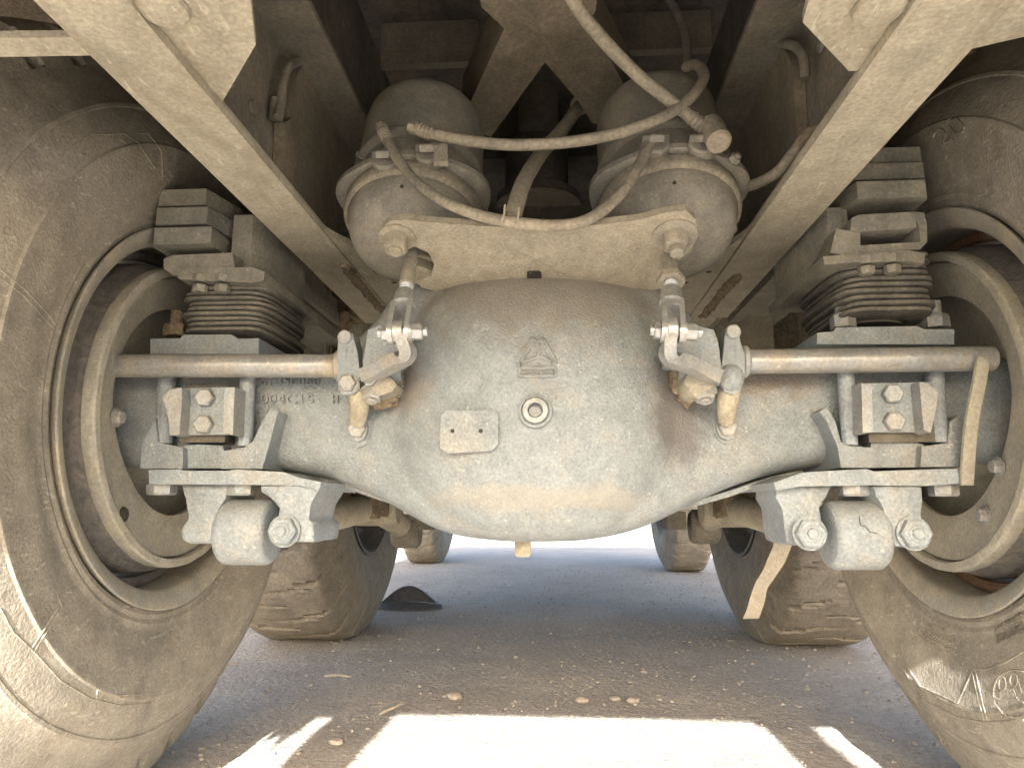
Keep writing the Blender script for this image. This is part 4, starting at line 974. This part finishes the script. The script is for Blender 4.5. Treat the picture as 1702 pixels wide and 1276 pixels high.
# ------------------------------------------------------------------ dark middle: arm frame, cross member, drums, load floor
ra = thing('thrust_arm', 'forked arm shaped like an inverted V between the chambers', 'thrust arm', H(900, 60, FZ + .29))
zf = FZ + .292
bm = B(); prism(bm, [H(x, y, zf) for x, y in [(790, -60), (1000, -60), (990, 18), (975, 44), (1010, 92), (1064, 190), (1035, 212), (985, 205), (962, 170), (906, 104), (816, 228), (775, 215), (768, 200), (838, 48), (800, 12)]], (0, 0, .085)); obj('fork', bm, 'arm', ra, bev=.010, seg=3)
dr = thing('propeller_shaft', 'dim round shaft and joint seen between the two chambers', 'shaft', P(895, 260, 1.6))
bm = B(); q = P(895, 170, 1.5); cyl(bm, q + Vector((0, 0, -.07)), q + Vector((0, 0, .05)), L(36, 1.5), 32, ch=.004); obj('upper_drum', bm, 'web', dr)
bm = B(); q = P(892, 290, 1.5); cyl(bm, q + Vector((0, 0, -.05)), q + Vector((0, 0, .07)), L(56, 1.5), 40, ch=.006)
lathe(bm, P(895, 330, 1.5), (0, 0, 1), [(L(74, 1.5), -.02), (L(74, 1.5), 0), (L(56, 1.5), .01)], 40, cap=True); obj('joint', bm, 'dark', dr)
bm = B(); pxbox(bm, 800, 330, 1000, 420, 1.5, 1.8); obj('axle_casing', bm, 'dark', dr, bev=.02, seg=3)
for name, lab, x0, x1, y0, y1, Y in (('cross_member', 'dim frame cross member left of the forked arm', 632, 796, 22, 108, 1.24), ('cross_member', 'dim frame cross member right of the forked arm', 990, 1180, 14, 86, 1.24)):
    a = P(x0, y1, Y); b = P(x1, y0, Y)
    t = thing(name, lab, 'cross member', (a.x, Y, a.z), 'frame cross members')
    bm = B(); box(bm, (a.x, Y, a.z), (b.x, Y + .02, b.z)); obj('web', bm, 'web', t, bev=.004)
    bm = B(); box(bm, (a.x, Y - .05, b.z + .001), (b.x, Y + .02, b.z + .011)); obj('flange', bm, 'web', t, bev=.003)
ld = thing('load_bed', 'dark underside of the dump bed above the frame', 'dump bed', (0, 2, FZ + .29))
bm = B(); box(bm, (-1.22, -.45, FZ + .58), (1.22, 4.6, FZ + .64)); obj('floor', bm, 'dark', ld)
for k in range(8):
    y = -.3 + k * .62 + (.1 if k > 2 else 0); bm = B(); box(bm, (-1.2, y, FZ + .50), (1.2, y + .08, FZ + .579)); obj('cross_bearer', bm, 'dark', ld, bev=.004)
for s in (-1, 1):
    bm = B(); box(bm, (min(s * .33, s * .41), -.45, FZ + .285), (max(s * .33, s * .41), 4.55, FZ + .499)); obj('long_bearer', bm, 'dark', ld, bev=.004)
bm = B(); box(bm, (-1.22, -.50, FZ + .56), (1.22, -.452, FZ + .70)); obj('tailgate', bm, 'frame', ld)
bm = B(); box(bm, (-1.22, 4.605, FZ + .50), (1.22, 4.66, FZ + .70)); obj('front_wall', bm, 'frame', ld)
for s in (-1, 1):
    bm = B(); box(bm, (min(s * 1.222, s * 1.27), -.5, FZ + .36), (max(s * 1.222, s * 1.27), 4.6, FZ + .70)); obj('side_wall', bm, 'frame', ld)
# ------------------------------------------------------------------ trunnion brackets below the rails, between the axles
for LFT in (True, False):
    t = thing('trunnion_bracket', ('mud caked upright plates below the left rail' if LFT else 'clean edged upright plates below the right rail'), 'bracket', P(550 if LFT else 1250, 560, 1.6), 'spring trunnion brackets')
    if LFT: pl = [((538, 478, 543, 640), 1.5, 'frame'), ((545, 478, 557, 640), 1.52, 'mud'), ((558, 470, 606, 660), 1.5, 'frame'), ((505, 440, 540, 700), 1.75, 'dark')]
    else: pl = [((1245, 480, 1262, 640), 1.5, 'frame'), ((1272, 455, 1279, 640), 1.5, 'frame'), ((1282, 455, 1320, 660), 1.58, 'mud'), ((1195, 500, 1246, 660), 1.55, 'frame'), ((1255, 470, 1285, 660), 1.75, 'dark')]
    for (x0, y0, x1, y1), Y, m in pl:
        bm = B(); pxbox(bm, x0, y0, x1, y1, Y, Y + .16); obj('plate', bm, m, t, bev=.003)
    bm = B(); blob(bm, P(575 if LFT else 1220, 520 if LFT else 505, 1.48), .035, .03, .04 if LFT else .015, .5, 40, 4, 7); o = obj('caked_mud', bm, 'mud', t, smooth=60); o['kind'] = 'stuff'
    bm = B(); x = -.50 if LFT else .50; cyl(bm, (x - .14, 1.72, .56), (x + .14, 1.72, .56), .075, 36, ch=.01); obj('trunnion_hub', bm, 'frame', t)
    # strip of bent sheet beside the rubber stack
    bm = pxcast([(478, 497), (497, 492), (498, 534), (486, 524)] if LFT else [(1314, 476), (1334, 482), (1336, 500), (1320, 514)], 1.12, 1.125); obj('bent_strip', bm, 'frame', t)
# middle axle behind the differential
ma = thing('middle_axle', 'dusty second axle half hidden behind the bulge', 'axle', (0, 2.4, .55))
bm = B(); cyl(bm, (-.56, 2.4, .55), (.56, 2.4, .55), .075, 32, ch=.01); obj('axle_tube', bm, 'frame', ma)
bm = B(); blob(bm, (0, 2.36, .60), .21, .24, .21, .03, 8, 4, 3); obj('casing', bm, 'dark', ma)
for s, pts in ((-1, [(575, 838, 1.62), (620, 848, 1.66), (655, 866, 1.72), (676, 880, 1.78)]), (1, [(1255, 832, 1.62), (1215, 845, 1.66), (1190, 858, 1.72), (1170, 872, 1.78)])):
    t = thing('forward_rod', ('stubby rod with hanging eye left of the drain plug' if s < 0 else 'stubby rod with hanging eye above the right front tyre'), 'torque rod', P(*pts[0]), 'forward torque rods')
    bm = B(); tube(bm, smooth_path([P(*q) for q in pts], 5), .028, 22); obj('rod', bm, 'frame', t, smooth=60)
    q = P(*pts[-1]); bm = B(); cyl(bm, q + Vector((-.035, 0, -.004)), q + Vector((.035, 0, -.004)), .042, 30, ch=.008); obj('eye', bm, 'web', t)
    bm = B(); x0, x1 = ((676, 712) if s < 0 else (1110, 1140)); pxbox(bm, x0, 850, x1, 880, 1.75, 1.85); obj('bracket', bm, 'web', t, bev=.006)
    bm = B(); x0, x1 = ((545, 625) if s < 0 else (1205, 1285)); pxbox(bm, x0, 812, x1, 860, 1.45, 1.6); cast_shape(bm, 3, .008, 30); obj('clamp_block', bm, 'mud', t, smooth=60)

# ------------------------------------------------------------------ strap, flat bar, cable
bm = B(); pts = smooth_path([P(*q) for q in ((1310, 885, 1.02), (1297, 918, 1.05), (1280, 950, 1.09), (1266, 975, 1.13), (1257, 1003, 1.17), (1248, 1028, 1.21))], 5); a = []
for i, q in enumerate(pts):
    d = (pts[min(i + 1, len(pts) - 1)] - pts[max(i - 1, 0)]).normalized(); sd_ = d.cross(Vector((0, 1, 0))).normalized(); wd = .0118 + .0008 * math.sin(i * .35) + .0003 * math.sin(i * 1.1)
    a.append([bm.verts.new(q + sd_ * x * wd + Vector((0, y + .002 * math.sin(i * .5), 0))) for x, y in ((-1, 0), (1, .001), (1, .004), (-1, .003))])
for m, n in zip(a, a[1:]):
    for k in range(4): bm.faces.new((m[k], m[(k + 1) % 4], n[(k + 1) % 4], n[k]))
bm.faces.new(a[0]); bm.faces.new(a[-1]); tag(obj('hanging_strap', bm, 'strap', loc=pts[0]), 'pale dusty strap hanging below the right bracket', 'strap')
bm = B(); pts = smooth_path([P(*q) for q in ((1638, 592, .85), (1630, 640, .855), (1620, 690, .86), (1614, 740, .87), (1610, 806, .88))], 5); a = []
for i, q in enumerate(pts):
    wd = .0085
    a.append([bm.verts.new(q + Vector((x * wd, y, 0))) for x, y in ((-1, 0), (1, .004), (1, .009), (-1, .005))])
for m, n in zip(a, a[1:]):
    for k in range(4): bm.faces.new((m[k], m[(k + 1) % 4], n[(k + 1) % 4], n[k]))
bm.faces.new(a[0]); bm.faces.new(a[-1]); tag(obj('flat_bar', bm, 'shield', loc=pts[0]), 'bent flat bar hanging before the right brake drum', 'bar')
